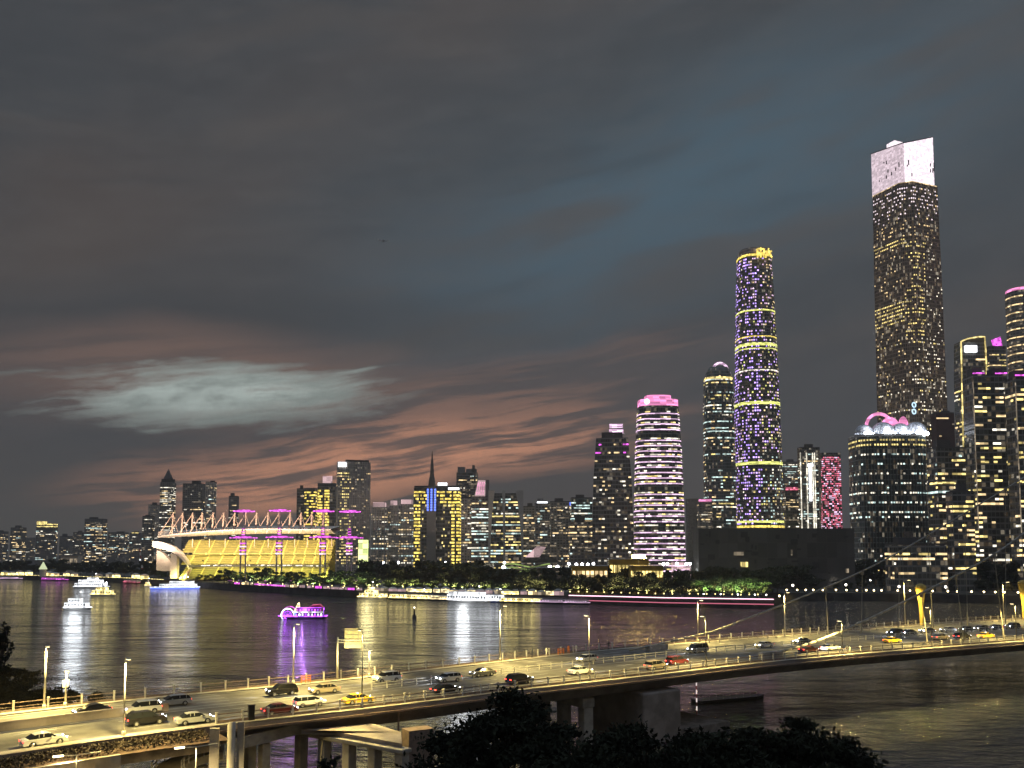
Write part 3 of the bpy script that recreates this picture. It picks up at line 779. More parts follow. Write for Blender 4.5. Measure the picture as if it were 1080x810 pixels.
r, lv, s, h = simple('low block with a thin yellow roof line left of the stadium', 136, 150, 563, 1800, p=.14, fac='fac_far', group=G_FAR)
mb = MB(); mb.box((0, -s*.25, h+1.5), (s*.7, .6, 2)); mb.build('roof_light', 'lit_yellow', r)
simple('narrow dark block stepping up beside the pointed tower', 149, 162, 545, 1500, p=.13, fac='fac_far', group=G_FAR)
simple('slim grey block just left of the pointed tower', 155, 168, 533, 1600, fac='fac_pale', p=.08, group=G_FAR)
r, lv, s, h = simple('slender tower with a dark pyramid roof behind the stadium', 167, 184, 509, 1500, p=.28, pal=(('lit_warm', 3), ('lit_white', 4)), fac='fac_far', group=G_FAR, plant=False, asp=1.0)
mb = MB(); sq = rect(s, s); mb.loft([(h, sc_poly(sq, .86)), (h+6, sc_poly(sq, .86)), (h+6.1, sc_poly(sq, .62)), (h+24, sc_poly(sq, .03))]); mb.build('pyramid_roof', 'roof_dark', r)
r, lv, s, h = simple('broad pair of joined apartment slabs behind the stadium masts', 191, 215, 511, 1400, p=.10, fac='fac_far', group=G_FAR, asp=.5)
r, lv, s, h = simple('narrow brighter slab joined to the broad pair behind the stadium', 215, 227, 509, 1380, fac='fac_pale', p=.14, group=G_FAR, asp=.8)
simple('thin grey tower standing alone behind the stadium roof', 240, 251, 524, 1500, p=.12, fac='fac_far', group=G_FAR, asp=.9)
for k, (x0, x1, yt, Y) in enumerate(((-60, -38, 556, 1900), (-38, -14, 563, 2100), (27, 38, 567, 2300), (64, 92, 571, 2500), (118, 150, 571, 2500))):
    simple('faint low block on the skyline seen between nearer ones, ' + ('beyond the left edge', 'at the left border', 'left of the yellow-topped tower', 'left of the flat-topped tower', 'right of the flat-topped tower')[k], x0, x1, yt, Y, p=.08, fac='fac_far', group=G_FAR, plant=False)

# ---- behind the stadium
simple('dark slab at the left edge of the yellow-lit group', 312, 321, 516, 1250, fac='fac_dark', p=.05)
r, lv, s, h = tower('striped_office_tower', 'office tower striped with short yellow light bars behind the stadium', 320, 335, 515, 1240, 'fac_dark', G_MID, 1.0)
windows(r, lv, 0, 10, h-2, 4.2, 3.5, Custom(lambda rg, k, fz, fx: ['led_gold' if rg.random() < .62 else None for _ in fx]), 60, hf=.5, seed=4, name='light_bar'); fin(r)
r, lv, s, h = tower('gold_lit_tower', 'dark tower with two solid vertical bands of gold light', 334, 355, 510, 1200, 'fac_dark', G_MID, .8)
windows(r, lv, 0, 10, h-8, 4.0, 2.4, Custom(lambda rg, k, fz, fx: ['led_gold' if (x < .24 or .38 < x < .6) and rg.random() < .95 else None for x in fx]), 100, hf=.62, seed=5, name='light_bar')
mb = MB(); mb.box((s*.05, -s*.3, h+5), (s*.55, 2, 10)); mb.build('rooftop_sign', 'led_softpink', r); fin(r)
r, lv, s, h = tower('glass_office_tower', 'tall grey slab tower with vertical fins and a bright white rooftop sign', 354, 390, 488, 1150, 'fac_pale', G_MID, .5, yaw=.25)
windows(r, lv, .25, 10, h-10, 4.0, 3.2, Custom(lambda rg, k, fz, fx: ['lit_yellow' if (.10 < x < .42 and rg.random() < .5) else ('lit_warm' if rg.random() < (.06 if .15 < fz < .9 else .3) else None) for x in fx]), 100, hf=.4, seed=6)
mb = MB()
for k in range(18): mb.box((-s/2+s*(k+.5)/18, -s*.25-.35, h/2), (.7, .7, h-4))
mb.build('facade_fins', 'tower_white', r)
mb = MB(); mb.box((-s*.36, -s*.27, h-4), (s*.24, 1.5, 6)); mb.build('rooftop_sign', 'led_white', r)
mb = MB(); mb.box((s*.1, 0, h+1.5), (s*.7, s*.4, 3)); mb.build('roof_plant', 'roof_dark', r); fin(r)
# pale apartment rows
for k, (x0, x1, yt, pk, lab) in enumerate(((391, 409, 531, 1, 'pale apartment tower with a glowing pink roof box, leftmost of three'), (409, 421, 529, 0, 'pale apartment tower in the middle of the three beside the gold-edged block'), (421, 437, 528, 1, 'pale apartment tower touching the left side of the gold-edged block'))):
    r, lv, s, h = simple(lab, x0, x1, yt+4, 1100+k*12, 'fac_pale', p=.14, pal=RES, asp=.8, plant=False)
    mb = MB(); mb.box((0, -s*.1, h+3), (s*(.8 if pk else .6), s*.5, 6)); mb.build('roof_box', 'led_softpink', r)
    mb = MB()
    for j in range(5): mb.box((-s/2+s*(j+.5)/5, -s*.4-.5, h/2), (1.0, 1.0, h-2))
    mb.build('facade_piers', 'tower_white', r)
# the gold-edged block with the spire
r, lv, s, h = tower('gold_edged_office_block', 'wide office block outlined in gold light with a blue-lit shaft and tall spire', 436, 486, 515, 1000, 'fac_dark', G_MID, .5)
def gold(rg, k, fz, fx):
    out = []
    for x in fx:
        if x < .15: out.append('led_gold' if rg.random() < .8 else None)
        elif x > .80 and (x < .88 or x > .91) and fz < .93: out.append('led_gold' if rg.random() < .97 else None)
        elif fz > .84 and not .28 < x < .5: out.append('led_gold' if rg.random() < .72 else None)
        elif .27 < x < .5: out.append(None)
        else: out.append('lit_yellow' if rg.random() < .15 else None)
    return out
windows(r, lv, 0, 8, h-1, 3.9, 1.9, Custom(gold), 100, hf=.55, seed=8, name='light_bar')
mb = MB(); mb.box((-s*.11, -s*.25-1.5, h/2), (s*.20, 3.4, h+1)); mb.build('central_shaft', 'fac_grey', r)
for sx in (-.19, -.11, -.03):
    for j in range(9):
        mb = MB(); mb.box((s*sx, -s*.25-3.4, h-3-j*2.9), (1.8, .5, 2.1)); mb.build('blue_light', 'led_blue', r)
mb = MB(); mb.loft([(h+.5, rect(8, 8)), (h+8, rect(7, 7)), (h+14, rect(4.6, 4.6)), (h+28, rect(3, 3)), (h+43, rect(.3, .3))])
o = mb.build('spire', 'concrete_dark', r); o.location = (-s*.11, -s*.2, 0)
mb = MB(); mb.box((s*.12, -s*.2, h+4), (s*.2, 2, 3.2)); mb.build('rooftop_sign', 'led_white', r)
mb = MB(); mb.box((s*.37, -s*.25, h-1.5), (s*.24, .8, 2.6)); mb.build('rooftop_sign', 'led_white', r)
mb = MB(); mb.box((0, 0, h+1), (s*.98, s*.48, 2)); mb.build('parapet', 'roof_dark', r); fin(r)
r, lv, s, h = simple('dark twin-topped apartment tower rising behind the gold-edged block', 481, 504, 499, 1350, p=.12, plant=False, asp=.8, fac='fac_dark')
for cx_, w_, hh in ((-s*.28, s*.34, 9), (s*.2, s*.5, 6), (s*.3, s*.12, 12)): roofbox(r, w_, s*.5, h, hh, cx=cx_, m_='fac_dark', name='roof_tower')
simple('pale grey apartment tower between the gold-edged block and the pink-sign tower', 486, 498, 526, 980, 'fac_pale', p=.12, asp=.8)
r, lv, s, h = simple('office tower with a slanted pink light panel at its top', 497, 516, 524, 960, 'fac_grey', p=.26, pal=COOL, asp=.8, plant=False, name='office_tower')
mb = MB(); mb.side_prism([(-s*.32, h), (s*.28, h), (s*.30, h+18), (-s*.12, h+18)], -s*.42, -s*.40); mb.build('light_panel', 'led_softpink', r)
for j in range(4):
    mb = MB(); mb.tube((-s*.2+j*s*.12, -s*.43, h+2), (-s*.1+j*s*.11, -s*.43, h+16), .35, .35, 4); mb.build('light_stroke', 'led_pink', r)
mb = MB(); mb.side_prism([(-s*.34, h), (s*.5, h), (s*.5, h+18.5), (-s*.13, h+18.5)], -s*.39, s*.3); mb.build('slanted_top', 'fac_dark', r)
# two curved white fins tower
r, lv, s, h = simple('glass office tower framed by three flared pale fins', 515, 552, 521, 940, 'fac_dark', p=.24, pal=YEL+(('lit_cool', 2),), asp=.6, plant=False, np_=60, name='finned_office_tower')
def fin_prof(x, w0, w1, side):
    pr = []
    for t in range(9):
        f = t/8; w_ = w0 + (w1-w0)*f**3
        pr.append((x, w_, f*(h+3)))
    L_ = [(x_ - (w_ if side < 0 else 0), z_) for x_, w_, z_ in pr]; R_ = [(x_ + (w_ if side > 0 else 0), z_) for x_, w_, z_ in pr]
    return L_, R_
for x_, w0, w1, sd, mt_ in ((-s*.5, 2.5, 7, 1, 'shell_white'), (-s*.02, 2.0, 3.5, -1, 'tower_white'), (s*.5, 2.2, 8.5, -1, 'tower_white')):
    L_, R_ = fin_prof(x_, w0, w1, sd); mb = MB(); mb.side_prism(R_[::-1][::-1] + L_[::-1], -s*.3-1.2, -s*.3-.2); mb.build('curved_fin', mt_, r)
# blocks behind trees
simple('plain dark block to the right of the flared-fin tower', 551, 565, 535, 1050, 'fac_grey', p=.14)
r, lv, s, h = simple('dark apartment tower with a white light on its roof', 564, 580, 532, 1000, 'fac_grey', p=.12)
mb = MB(); mb.box((0, -s*.2, h+1.8), (s*.7, 1, 2.5)); mb.build('rooftop_sign', 'led_white', r)
r, lv, s, h = simple('dark apartment tower left of the cool-lit office block', 580, 603, 530, 1050, 'fac_grey', p=.10)
mb = MB(); mb.box((s*.45, -s*.31, h-2), (1.5, .6, 4)); mb.build('blue_light', 'led_blue', r)
simple('squat office block full of cool green-white lit floors', 602, 625, 526, 1000, 'fac_green', p=.5, pal=COOL, name='office_block', np_=40)
simple('low block with a pink roof line in front of the cool-lit offices', 600, 627, 551, 900, 'fac_grey', p=.16, pal=RES)
mb = MB(); 
# terrace hall with wavy green-lit roofs
hall = empty('terraced_hall', (at(570, 585, 760).x, 760, GZ), 0, 'low terraced hall with green lit wavy roofs and a pink slanted top', 'hall')
sx_ = 760/900
mb = MB(); pr = [(-32, 0), (32, 0), (28, 9), (14, 12), (0, 14), (-16, 10), (-30, 6)]; mb.side_prism([(a*sx_*1.1, c_) for a, c_ in pr], -10, 12); mb.build('terrace', 'leaf_dark', hall)
mb = MB(); mb.side_prism([(-8*sx_-12, 17.5), (22*sx_, 17.5), (12*sx_, 22), (2, 25), (-6, 23)], 0, 8); mb.build('curved_roof', 'roof_dark', hall)
mb = MB(); mb.side_prism([(-16*sx_, 22), (-1, 22), (5, 31), (-3, 32)], -.4, .6); mb.build('pink_roof', 'led_softpink', hall)
for j, (x0_, x1_, zz, ht) in enumerate(((-34, 8, 15, 1.2), (-30, 18, 12.0, 1.3), (-6, 30, 9.6, 1.2), (-30, -4, 8.8, 1.5))):
    pts = [(x0_+(x1_-x0_)*t/14, -10.6+j*.15, zz+1.4*sin(t*.55+j)) for t in range(15)]; mb = MB()
    for a, c_ in zip(pts, pts[1:]): mb.quad((a[0], a[1], a[2]-ht/2), (c_[0], c_[1], c_[2]-ht/2), (c_[0], c_[1], c_[2]+ht/2), (a[0], a[1], a[2]+ht/2))
    mb.build('roof_ribbon', emit('ribbon_green', (.62, .85, .22), .32, (5, 5, 5), lo=.4) if j == 0 else 'ribbon_green', hall)

# ---- two pink-crowned towers
r, lv, s, h = tower('pink_crowned_office_tower', 'dark tapering office tower with purple upper corners and a pink rooftop sign', 624, 669, 463, 850, 'fac_dark', G_RT, .6, yaw=-.12, prof=[(0, 1), (.35, .97), (.7, .90), (1, .76)])
windows(r, lv, -.12, 8, h-3, 4.1, 3.0, Custom(lambda rg, k, fz, fx: ['led_magenta' if ((x < .22 or x > .74) and fz > .86 and rg.random() < .55) else ('lit_warm' if rg.random() < .10 else ('lit_white' if rg.random() < (.12 if fz < .8 else .03) else None)) for x in fx]), 100, hf=.36, seed=11)
for z_, w_ in ((h+7, .34), (h+12.5, .32)):
    mb = MB(); mb.box((s*.10, -s*.1, z_), (s*w_, 2, 3.8)); mb.build('rooftop_sign', 'led_pinkwhite', r)
roofbox(r, s*.5, s*.3, h, 6); fin(r)
r, lv, s, h = tower('banded_hotel_tower', 'rounded tower wrapped in pink and white light bands under a pink crown', 668, 723, 430, 820, 'fac_dark', G_RT, shape=superell(.5, .36, 3.2, 20), prof=[(0, 1), (.4, .965), (.75, .90), (1, .80)])
def bands(rg, k, fz, fx):
    if k % 3 == 0: return [None]*len(fx)
    if .50 < fz < .525 or .825 < fz < .86 or .28 < fz < .29: return [None]*len(fx)
    if k % 3 == 1: return ['led_pinkwhite']*len(fx)
    return [('lit_white' if rg.random() < .34 else ('lit_yellow' if rg.random() < (.6 if .36 < fz < .62 else .2) else None)) for x in fx]
windows(r, lv, 0, 6, h-3, 1.72, 3.6, Custom(bands), 100, hf=.66, wf=1.0, seed=12, name='light_band')
mb = MB(); tp = lv[-1][1]; mb.loft([(h+.1, sc_poly(tp, .99)), (h+6.5, sc_poly(tp, .98))]); mb.build('crown', 'led_pink', r)
mb = MB(); mb.loft([(h+6.6, sc_poly(tp, .66)), (h+11, sc_poly(tp, .64))]); mb.build('upper_crown', 'led_pink', r)
mb = MB(); mb.ball((-s*.26, -s*.30, h+3.5), 2.6); mb.build('crown_lamp', 'led_white', r)
mb = MB(); mb.box((s*.34, -s*.40, 9), (s*.34, s*.2, 16)); mb.build('podium', 'led_softpink', r)
for j in range(3):
    mb = MB(); mb.box((s*.32, -s*.50-.5, 6+j*4), (s*.32, .4, 1.0)); mb.build('podium_band', 'led_pinkwhite', r)
fin(r)
simple('plain beige slab behind the right side of the banded tower', 724, 737, 526, 1150, 'concrete', p=0.0, plant=False)
r, lv, s, h = simple('small tower with a pink roof line left of the dark twin tower', 736, 752, 529, 1100, 'fac_grey', p=.12, plant=False)
mb = MB(); mb.box((0, -s*.2, h+1.2), (s*.9, s*.3, 2.6)); mb.build('roof_light', 'led_pink', r)

# ---- dark rounded tower and the tall dotted one
pr_ = [(0, 1), (.5, 1.02), (.85, .97), (.94, .90), (.98, .76), (1, .60)]
r, lv, s, h = tower('round_topped_office_tower', 'dark round-topped office tower with a pink ring at its peak', 743, 777, 388, 1120, 'fac_green', G_RT, shape=superell(.5, .42, 3, 20), prof=pr_)
windows(r, lv, 0, 10, h*.97, 4.3, 3.0, Office(.22, COOL+(('lit_warm', 2), ('lit_yellow', 1)), .7), 100, hf=.36, seed=14)
mb = MB(); mb.ring((2, -s*.1, h-4), s*.24, 1.6, 'x', 16, .2, pi-.2); mb.build('pink_ring', 'led_pinkwhite', r)
for z_ in (h*.935,): 
    mb = MB(); tp = lerp_poly(lv, z_); mb.loft([(z_, sc_poly(tp, 1.01)), (z_+3, sc_poly(tp, 1.0))], cap=False); mb.build('light_band', 'lit_yellow', r)
fin(r)
IY = 1160
prI = [(0, 1.0), (.15, 1.0), (.35, .985), (.55, .93), (.75, .85), (.9, .78), (.975, .74), (1, .66)]
shI = superell(.5, .5, 2.5, 28)
r, lv, s, h = tower('slender_finance_tower', 'very tall slender rounded tower dotted with violet lights and gold rings', 775, 826, 266, IY, 'fac_dark', G_RT, shape=shI, prof=prI)
def ifc(rg, k, fz, fx):
    out = []
    for x in fx:
        v = rg.random(); stripe = int(x*9) % 2 == 0
        if x < .62 and v < (.46 if stripe else .18): out.append('led_violet' if rg.random() < .75 else 'led_pinkwhite')
        elif fz < .35 and v < .30: out.append('lit_cool' if rg.random() < .45 else ('lit_white' if rg.random() < .5 else 'lit_yellow'))
        elif fz > .82 and v < .30: out.append('lit_warm' if rg.random() < .5 else 'led_pinkwhite')
        elif v < .34: out.append(rg.choice(('lit_white', 'lit_warm', 'led_lime', 'led_pinkwhite', 'led_violet')))
        else: out.append(None)
    return out
windows(r, lv, 0, 8, h*.975, 4.2, 3.0, Custom(ifc), 100, hf=.46, wf=.62, merge=False, seed=15, off=.25)
for yb, hh, ky in ((275.5, 5, 'led_gold'), (333, 3, 'led_lime'), (360, 2, 'led_gold'), (369, 5.5, 'led_lime'), (372.5, 2, 'led_lime'), (430, 6, 'led_lime'), (492, 5.5, 'led_lime'), (552, 4, 'led_lime'), (557, 4, 'led_gold'), (395, 2, 'lit_white')):
    hh *= .7; z_ = zat(yb, IY)-GZ; tp = lerp_poly(lv, z_); tp2 = lerp_poly(lv, min(h*.99, z_+hh)); mb = MB(); mb.loft([(z_, sc_poly(tp, 1.012)), (z_+hh, sc_poly(tp2, 1.012))], cap=False); mb.build('light_ring', ky, r)
# rooftop sign: two blocky gold characters
sg = empty_part = MB()
def strokes(root, name, segs, ox, oz, sc_, y, key, t=.9):
    mb = MB()
    for (x0, z0_, x1, z1_) in segs: mb.tube((ox+x0*sc_, y, oz+z0_*sc_), (ox+x1*sc_, y, oz+z1_*sc_), t, t, 4)
    return mb.build(name, key, root)
ch1 = [(0, 0, 0, 4), (0, 4, 3, 4), (3, 4, 3, 0), (0, 2, 3, 2), (1.5, 4.6, 1.5, 0)]
ch2 = [(0, 3, 3, 3), (1.5, 4.5, 0, 0), (1.5, 3, 3, 0), (.4, 1.4, 2.8, 1.4)]
strokes(r, 'sign_character', ch1, -3, h-17, 3.0, -s*.44, 'led_gold', 1.3); strokes(r, 'sign_character', ch2, 8, h-17, 2.8, -s*.44, 'led_gold', 1.3)
mb = MB(); mb.loft([(h*.978, sc_poly(lerp_poly(lv, h*.975), 1.02)), (h-2, sc_poly(lv[-1][1], 1.05)), (h+1, sc_poly(lv[-1][1], .9))]); mb.build('dark_crown', 'fac_brown', r)
fin(r)

# ---- behind, between the tall ones
simple('distant dark office block right of the slender dotted tower', 824, 843, 488, 1500, 'fac_grey', p=.18, pal=COOL, name='office_block')
r, lv, s, h = simple('dark low block with a red roof line right of the slender dotted tower', 826, 850, 514, 1200, 'fac_dark', p=.06, name='office_block')
mb = MB(); mb.box((0, -s*.32, h-2.5), (s*.98, .6, 4)); mb.build('roof_light', 'led_red', r)
r, lv, s, h = simple('dark office slab marked by tall thin white light lines', 843, 867, 473, 1150, 'fac_dark', p=.10, pal=COOL, name='office_tower', asp=.4)
for fx_ in (-.49, -.18, .12, .22):
    mb = MB(); mb.box((s*fx_, -s*.2-.8, h*.48), (1.2 if fx_ != .22 else .8, 1.0, h*.96)); mb.build('light_line', 'lit_white', r)
mb = MB(); mb.box((-s*.02, -s*.2-1, h*.72), (3.4, 1.0, h*.30)); mb.build('hanging_sign', 'led_white', r)
mb = MB(); mb.box((0, -s*.2-1, h*.86), (7, 1.2, 4)); mb.build('hanging_sign', 'led_white', r)
r, lv, s, h = tower('red_screen_tower', 'block with a facade-wide red and pink light screen', 865, 889, 478, 1100, 'fac_dark', G_RT, .5)
windows(r, lv, 0, 22, h-3, 2.6, 2.0, Custom(lambda rg, k, fz, fx: ['led_red' if x > .1 and rg.random() < .5 else ('led_pinkwhite' if x > .1 and rg.random() < .42 else None) for x in fx]), 100, hf=.6, seed=18, name='screen_light')
mb = MB(); mb.tube((-s*.35, -s*.3, 3), (-s*.35, -s*.3, 18), 3.2, 1.0, 6); mb.build('lit_entrance', 'led_white', r); fin(r)
low = empty('arcade_hall', (at(893, 553, 1000).x, 1000, GZ), 0, 'low pale arcaded hall left of the bubble-roofed tower', 'hall', None)
mb = MB(); mb.box((0, 0, 18), (30, 20, 36)); mb.build('wall', 'concrete_dark', low); mb = MB(); mb.box((0, 0, 37), (33, 22, 2)); mb.build('roof', 'tower_white', low)
for j in range(6):
    mb = MB(); mb.box((-12+j*4.8, -10.4, 30), (.9, .8, 9)); mb.build('column', 'tower_white', low)
# museum slab
r, lv, s, h = tower('museum_hall', 'long low dark panelled museum hall in front of the tall towers', 731, 902, 558, 640, 'fac_panel', None, .35, yaw=-.10, cat='museum')
rg = random.Random(5)
for j in range(26):
    mb = MB(); mb.box((-s*.48+rg.random()*s*.96, -s*.175-.15, rg.uniform(.35, .92)*h), (rg.choice((1.5, 3, 5)), .3, rg.choice((1.2, 3, 4))));  mb.build('facade_recess', 'pole_dark', r)
for x_, w_, z_, hh, ky in ((-.24, 7, .58, 2.6, 'lit_dim'), (-.205, 5, .40, 3.6, 'lit_yellow'), (.10, 1.2, .6, 4.0, 'lit_dim'), (.45, 2.0, .3, 3, 'lit_dim')):
    mb = MB(); mb.box((s*x_, -s*.175-.3, z_*h), (w_, .4, hh)); mb.build('lit_opening', ky, r)
fin(r)

# ---- bubble-roofed office tower
EY = 700
r, lv, s, h = tower('dome_roofed_office_tower', 'broad office tower crowned with glass domes and pink rings', 897, 981, 463, EY, 'fac_green', G_RT, shape=superell(.5, .32, 4, 20), prof=[(0, 1), (1, .975)])
def ez(x, z): return 1.0
def eoff(rg, k, fz, fx):
    out = []
    for x in fx:
        if k in (28, 27) : out.append('lit_yellow' if rg.random() < .85 else None)
        elif fz < .075: out.append('lit_yellow' if rg.random() < .7 else None)
        else:
            busy = {25: .7, 23: .6, 21: .75, 19: .5, 17: .8, 15: .7, 13: .85, 12: .5, 9: .2, 5: .25, 3: .3}.get(k, .06)
            out.append(('lit_white' if rg.random() < .5 else 'lit_cool') if rg.random() < busy*.75 else None)
    return out
windows(r, lv, 0, 6, h-1, (h-7)/29.0, 2.2, Custom(eoff), 100, hf=.34, wf=.7, merge=False, seed=19)
mb = MB()
for j in range(22): 
    x_ = -s*.47 + s*.94*j/21; mb.box((x_, -s*.325, h*.5), (.35, .5, h*.98))
mb.build('facade_fins', 'dark_metal', r)
mb = MB(); mb.box((s*.12, -s*.33, h*.19), (7.5, .9, h*.34)); mb.build('stone_strip', 'concrete_dark', r)
mb = MB(); tp = lv[-1][1]; mb.loft([(h+.05, sc_poly(tp, 1.01)), (h+2.0, sc_poly(tp, 1.01))]); mb.build('roof_slab', 'tower_white', r)
gl = mat('dome_glass', (.55, .57, .62), .3, var=.6, vscale=.6)
for cx_, rr in ((-.37, 7), (-.10, 9), (.14, 8), (.36, 9)):
    mb = MB(); mb.ball((s*cx_, -s*.12, h+3.6), rr*1.05, 16, 8, lo=0); d_ = mb.build('dome', 'dome_glass', r, True)
    rb = MB()
    for q_ in range(8): rb.ring((0, 0, 0), rr+.05, .22, 'x', 12, 0, pi, 4)
    rb.v = [(s*cx_ + x*cos(int(i_/(12*8))*pi/8) , -s*.12 + x*sin(int(i_/(12*8))*pi/8), h+3+z) for i_, (x, y, z) in enumerate(rb.v)]
    o_ = rb.build('dome_rib', 'tower_white', r)
    mb = MB(); mb.box((s*cx_-.5, -s*.12-rr*.85-1, h+2.2+.3*rr-2.2), (rr*.62, .8, 3.0)); mb.box((s*cx_+rr*.48, -s*.12-rr*.85-1, h+2.2+.3*rr-2.4), (rr*.5, .8, 2.4)); mb.build('rooftop_sign', 'sign_flood', r)
    ld = bpy.data.lights.new('dome_light', 'POINT'); ld.energy = 2200; ld.color = (.9, .93, 1); ld.shadow_soft_size = .4; lo_ = bpy.data.objects.new('dome_light', ld); COL.objects.link(lo_); lo_.parent = r; lo_.location = (s*cx_, -s*.12-rr-3.5, h+7)
mb = MB(); mb.ring((-s*.12, -s*.05, h+10), 10.5, 1.3, 'x', 20, .25, pi+.1); mb.build('pink_ring', 'led_pink', r)
for cx_, rx, rz2 in ((.07, 7.6, 8.5), (.26, 4.2, 9)):
    mb = MB(); pts = [(s*cx_ + rx*cos(a*pi/12), h+10+rz2*sin(a*pi/12)) for a in range(13)]; mb.side_prism(pts, 1, 1.8); mb.build('pink_petal', 'led_pink', r)
fin(r)

# ---- the tallest tower
CYY = 1010
sh = chamf(1, 1, .17)
yw = R(22)
r, lv, s, h = tower('supertall_finance_tower', 'tallest brown tower of the skyline with a white glowing angular crown', 927, 1002, 204, CYY, 'fac_brown', G_RT, shape=sh, yaw=yw, prof=[(0, 1.03), (.30, 1.0), (.302, 1.0), (.55, .985), (.80, .965), (1, .93)])
def ctf(rg, k, fz, fx):
    out = []; fr = rg.random()
    for x in fx:
        v = rg.random(); key = None
        if fz > .90: key = ('led_crown' if v < (fz-.90)*5 else ('lit_warm' if v < .12 + (fz-.9)*4 else None))
        elif fz > .86 and v < .20: key = 'lit_warm'
        elif .60 < fz < .86:
            if .42 < x < .70 and (k % 3 != 0) and v < .62: key = 'lit_yellow'
            elif x < .40 and (.84 < fz < .90 or .64 < fz < .70) and v < .8: key = 'lit_yellow'
            elif x > .70 and v < .13: key = 'lit_white'
            elif v < .12: key = 'lit_warm'
            if .73 < fz < .80 and key == 'lit_yellow' and x < .5: key = None
        elif fz < .60:
            busy = (k*7919 % 13) in (1, 4, 7)
            if busy and v < .5: key = 'lit_yellow' if rg.random() < .5 else 'lit_white'
            elif x > .55 and v < .2: key = 'lit_white'
            elif v < .07: key = 'lit_warm'
            if fz < .22 and v > .03: key = None
        out.append(key)
    return out
windows(r, lv, yw, 8, h-1, 4.4, 2.6, Custom(ctf), 100, hf=.32, wf=.55, merge=False, seed=21, off=.25)
mb = MB()
for i_, (a_p, b_p) in enumerate(zip(lv[0][1], lv[0][1][1:] + lv[0][1][:1])):
    L_ = math.hypot(b_p[0]-a_p[0], b_p[1]-a_p[1]); nb2 = int(L_/5.2)
    a_t, b_t = lv[-1][1][i_], lv[-1][1][(i_+1) % 8]
    for j in range(nb2+1):
        t = j/max(1, nb2); mb.tube((a_p[0]+(b_p[0]-a_p[0])*t, a_p[1]+(b_p[1]-a_p[1])*t, 0), (a_t[0]+(b_t[0]-a_t[0])*t, a_t[1]+(b_t[1]-a_t[1])*t, h), .35, .35, 4, False)
mb.build('facade_fins', 'girder_paint', r)
# crown: angled white box set back from the shaft
ctop = zat(151, CYY)-GZ
cs = s*.775
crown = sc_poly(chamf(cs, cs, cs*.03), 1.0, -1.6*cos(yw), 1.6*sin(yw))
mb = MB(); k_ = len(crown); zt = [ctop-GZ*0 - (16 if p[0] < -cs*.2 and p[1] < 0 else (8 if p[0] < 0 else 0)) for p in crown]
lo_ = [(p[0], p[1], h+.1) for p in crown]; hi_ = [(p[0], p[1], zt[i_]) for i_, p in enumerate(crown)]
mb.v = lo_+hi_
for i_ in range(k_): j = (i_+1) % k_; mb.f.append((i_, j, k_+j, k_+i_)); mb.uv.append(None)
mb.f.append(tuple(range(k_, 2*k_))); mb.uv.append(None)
cw = mb.build('glowing_crown', 'led_crown', r); cw.data.materials.append(M['led_crown_shaded']); cw.data.materials.append(M['roof_dark'])
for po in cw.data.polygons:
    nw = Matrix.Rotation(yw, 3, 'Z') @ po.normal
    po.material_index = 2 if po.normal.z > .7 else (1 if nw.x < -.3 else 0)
mb = MB(); mb.box((-cs*.16, cs*.10, ctop-4), (cs*.26, cs*.24, 9)); mb.build('roof_tower', 'led_crown', r)
mb = MB()
for i_ in range(k_): j = (i_+1) % k_; mb.tube((hi_[i_][0], hi_[i_][1], hi_[i_][2]+.4), (hi_[j][0], hi_[j][1], hi_[j][2]+.4), .7, .7, 4)
mb.build('crown_rim', 'roof_dark', r)
rg = random.Random(2)
for j in range(16):
    mb = MB()
    e_ = rg.choice((0, 2)); t = rg.random(); a_p, b_p = (crown[0], crown[1]) if e_ == 0 else (crown[-2], crown[-1])
    z_ = rg.uniform(h+10, ctop-24); x_, y_ = a_p[0]+(b_p[0]-a_p[0])*t, a_p[1]+(b_p[1]-a_p[1])*t
    if e_ == 0: mb.box((x_, y_-.2, z_), (1.3, .5, rg.choice((2, 4, 6))))
    else: mb.box((x_-.2, y_, z_), (.5, 1.3, rg.choice((2, 4, 6))))
    mb.build('crown_vent', 'roof_dark', r)
mb = MB(); pl_ = lerp_poly(lv, h-1); mb.loft([(h-1, sc_poly(pl_, 1.01)), (h+.1, sc_poly(pl_, 1.0))]); mb.build('ledge_light', 'lit_warm', r)
lc = Vector((r.location.x, r.location.y, 0))
def facing(root, yaw, px, py, Y): 
    p = at(px, py, Y) - Vector(root.location); return (p.x*cos(-yaw)-p.y*sin(-yaw), p.x*sin(-yaw)+p.y*cos(-yaw), p.z)
fin(r)
for j, (py_, ky) in enumerate(((427, 'led_white'), (434, 'led_white'))):
    p = facing(r, yw, 964, py_, CYY-62); mb = MB()
    for a_ in range(8): mb.tube((p[0]+2.6*cos(a_*pi/4), p[1], p[2]+2.8*sin(a_*pi/4)), (p[0]+2.6*cos((a_+1)*pi/4), p[1], p[2]+2.8*sin((a_+1)*pi/4)), .7, .7, 4)
    mb.build('facade_logo', emit('logo_blue', (.55, .8, 1), 1.6) if j == 0 else 'logo_blue', r)
# dark red apartment slab in front of it
simple('dull red-brown slab tower between the dome-roofed tower and the gold-framed tower', 986, 1011, 437, 880, mat('fac_red', (.10, .05, .05), .8, var=.2, vscale=.1), p=.02, plant=True, name='slab_tower', group=G_RT)
simple('mid-height dark block with scattered yellow rooms right of the dome-roofed tower', 981, 1026, 474, 640, 'fac_dark', p=.16, pal=YEL+(('lit_cool', 1),), asp=.5, np_=100, name='apartment_block', group=G_RT, yaw=.1, fh=3.4)
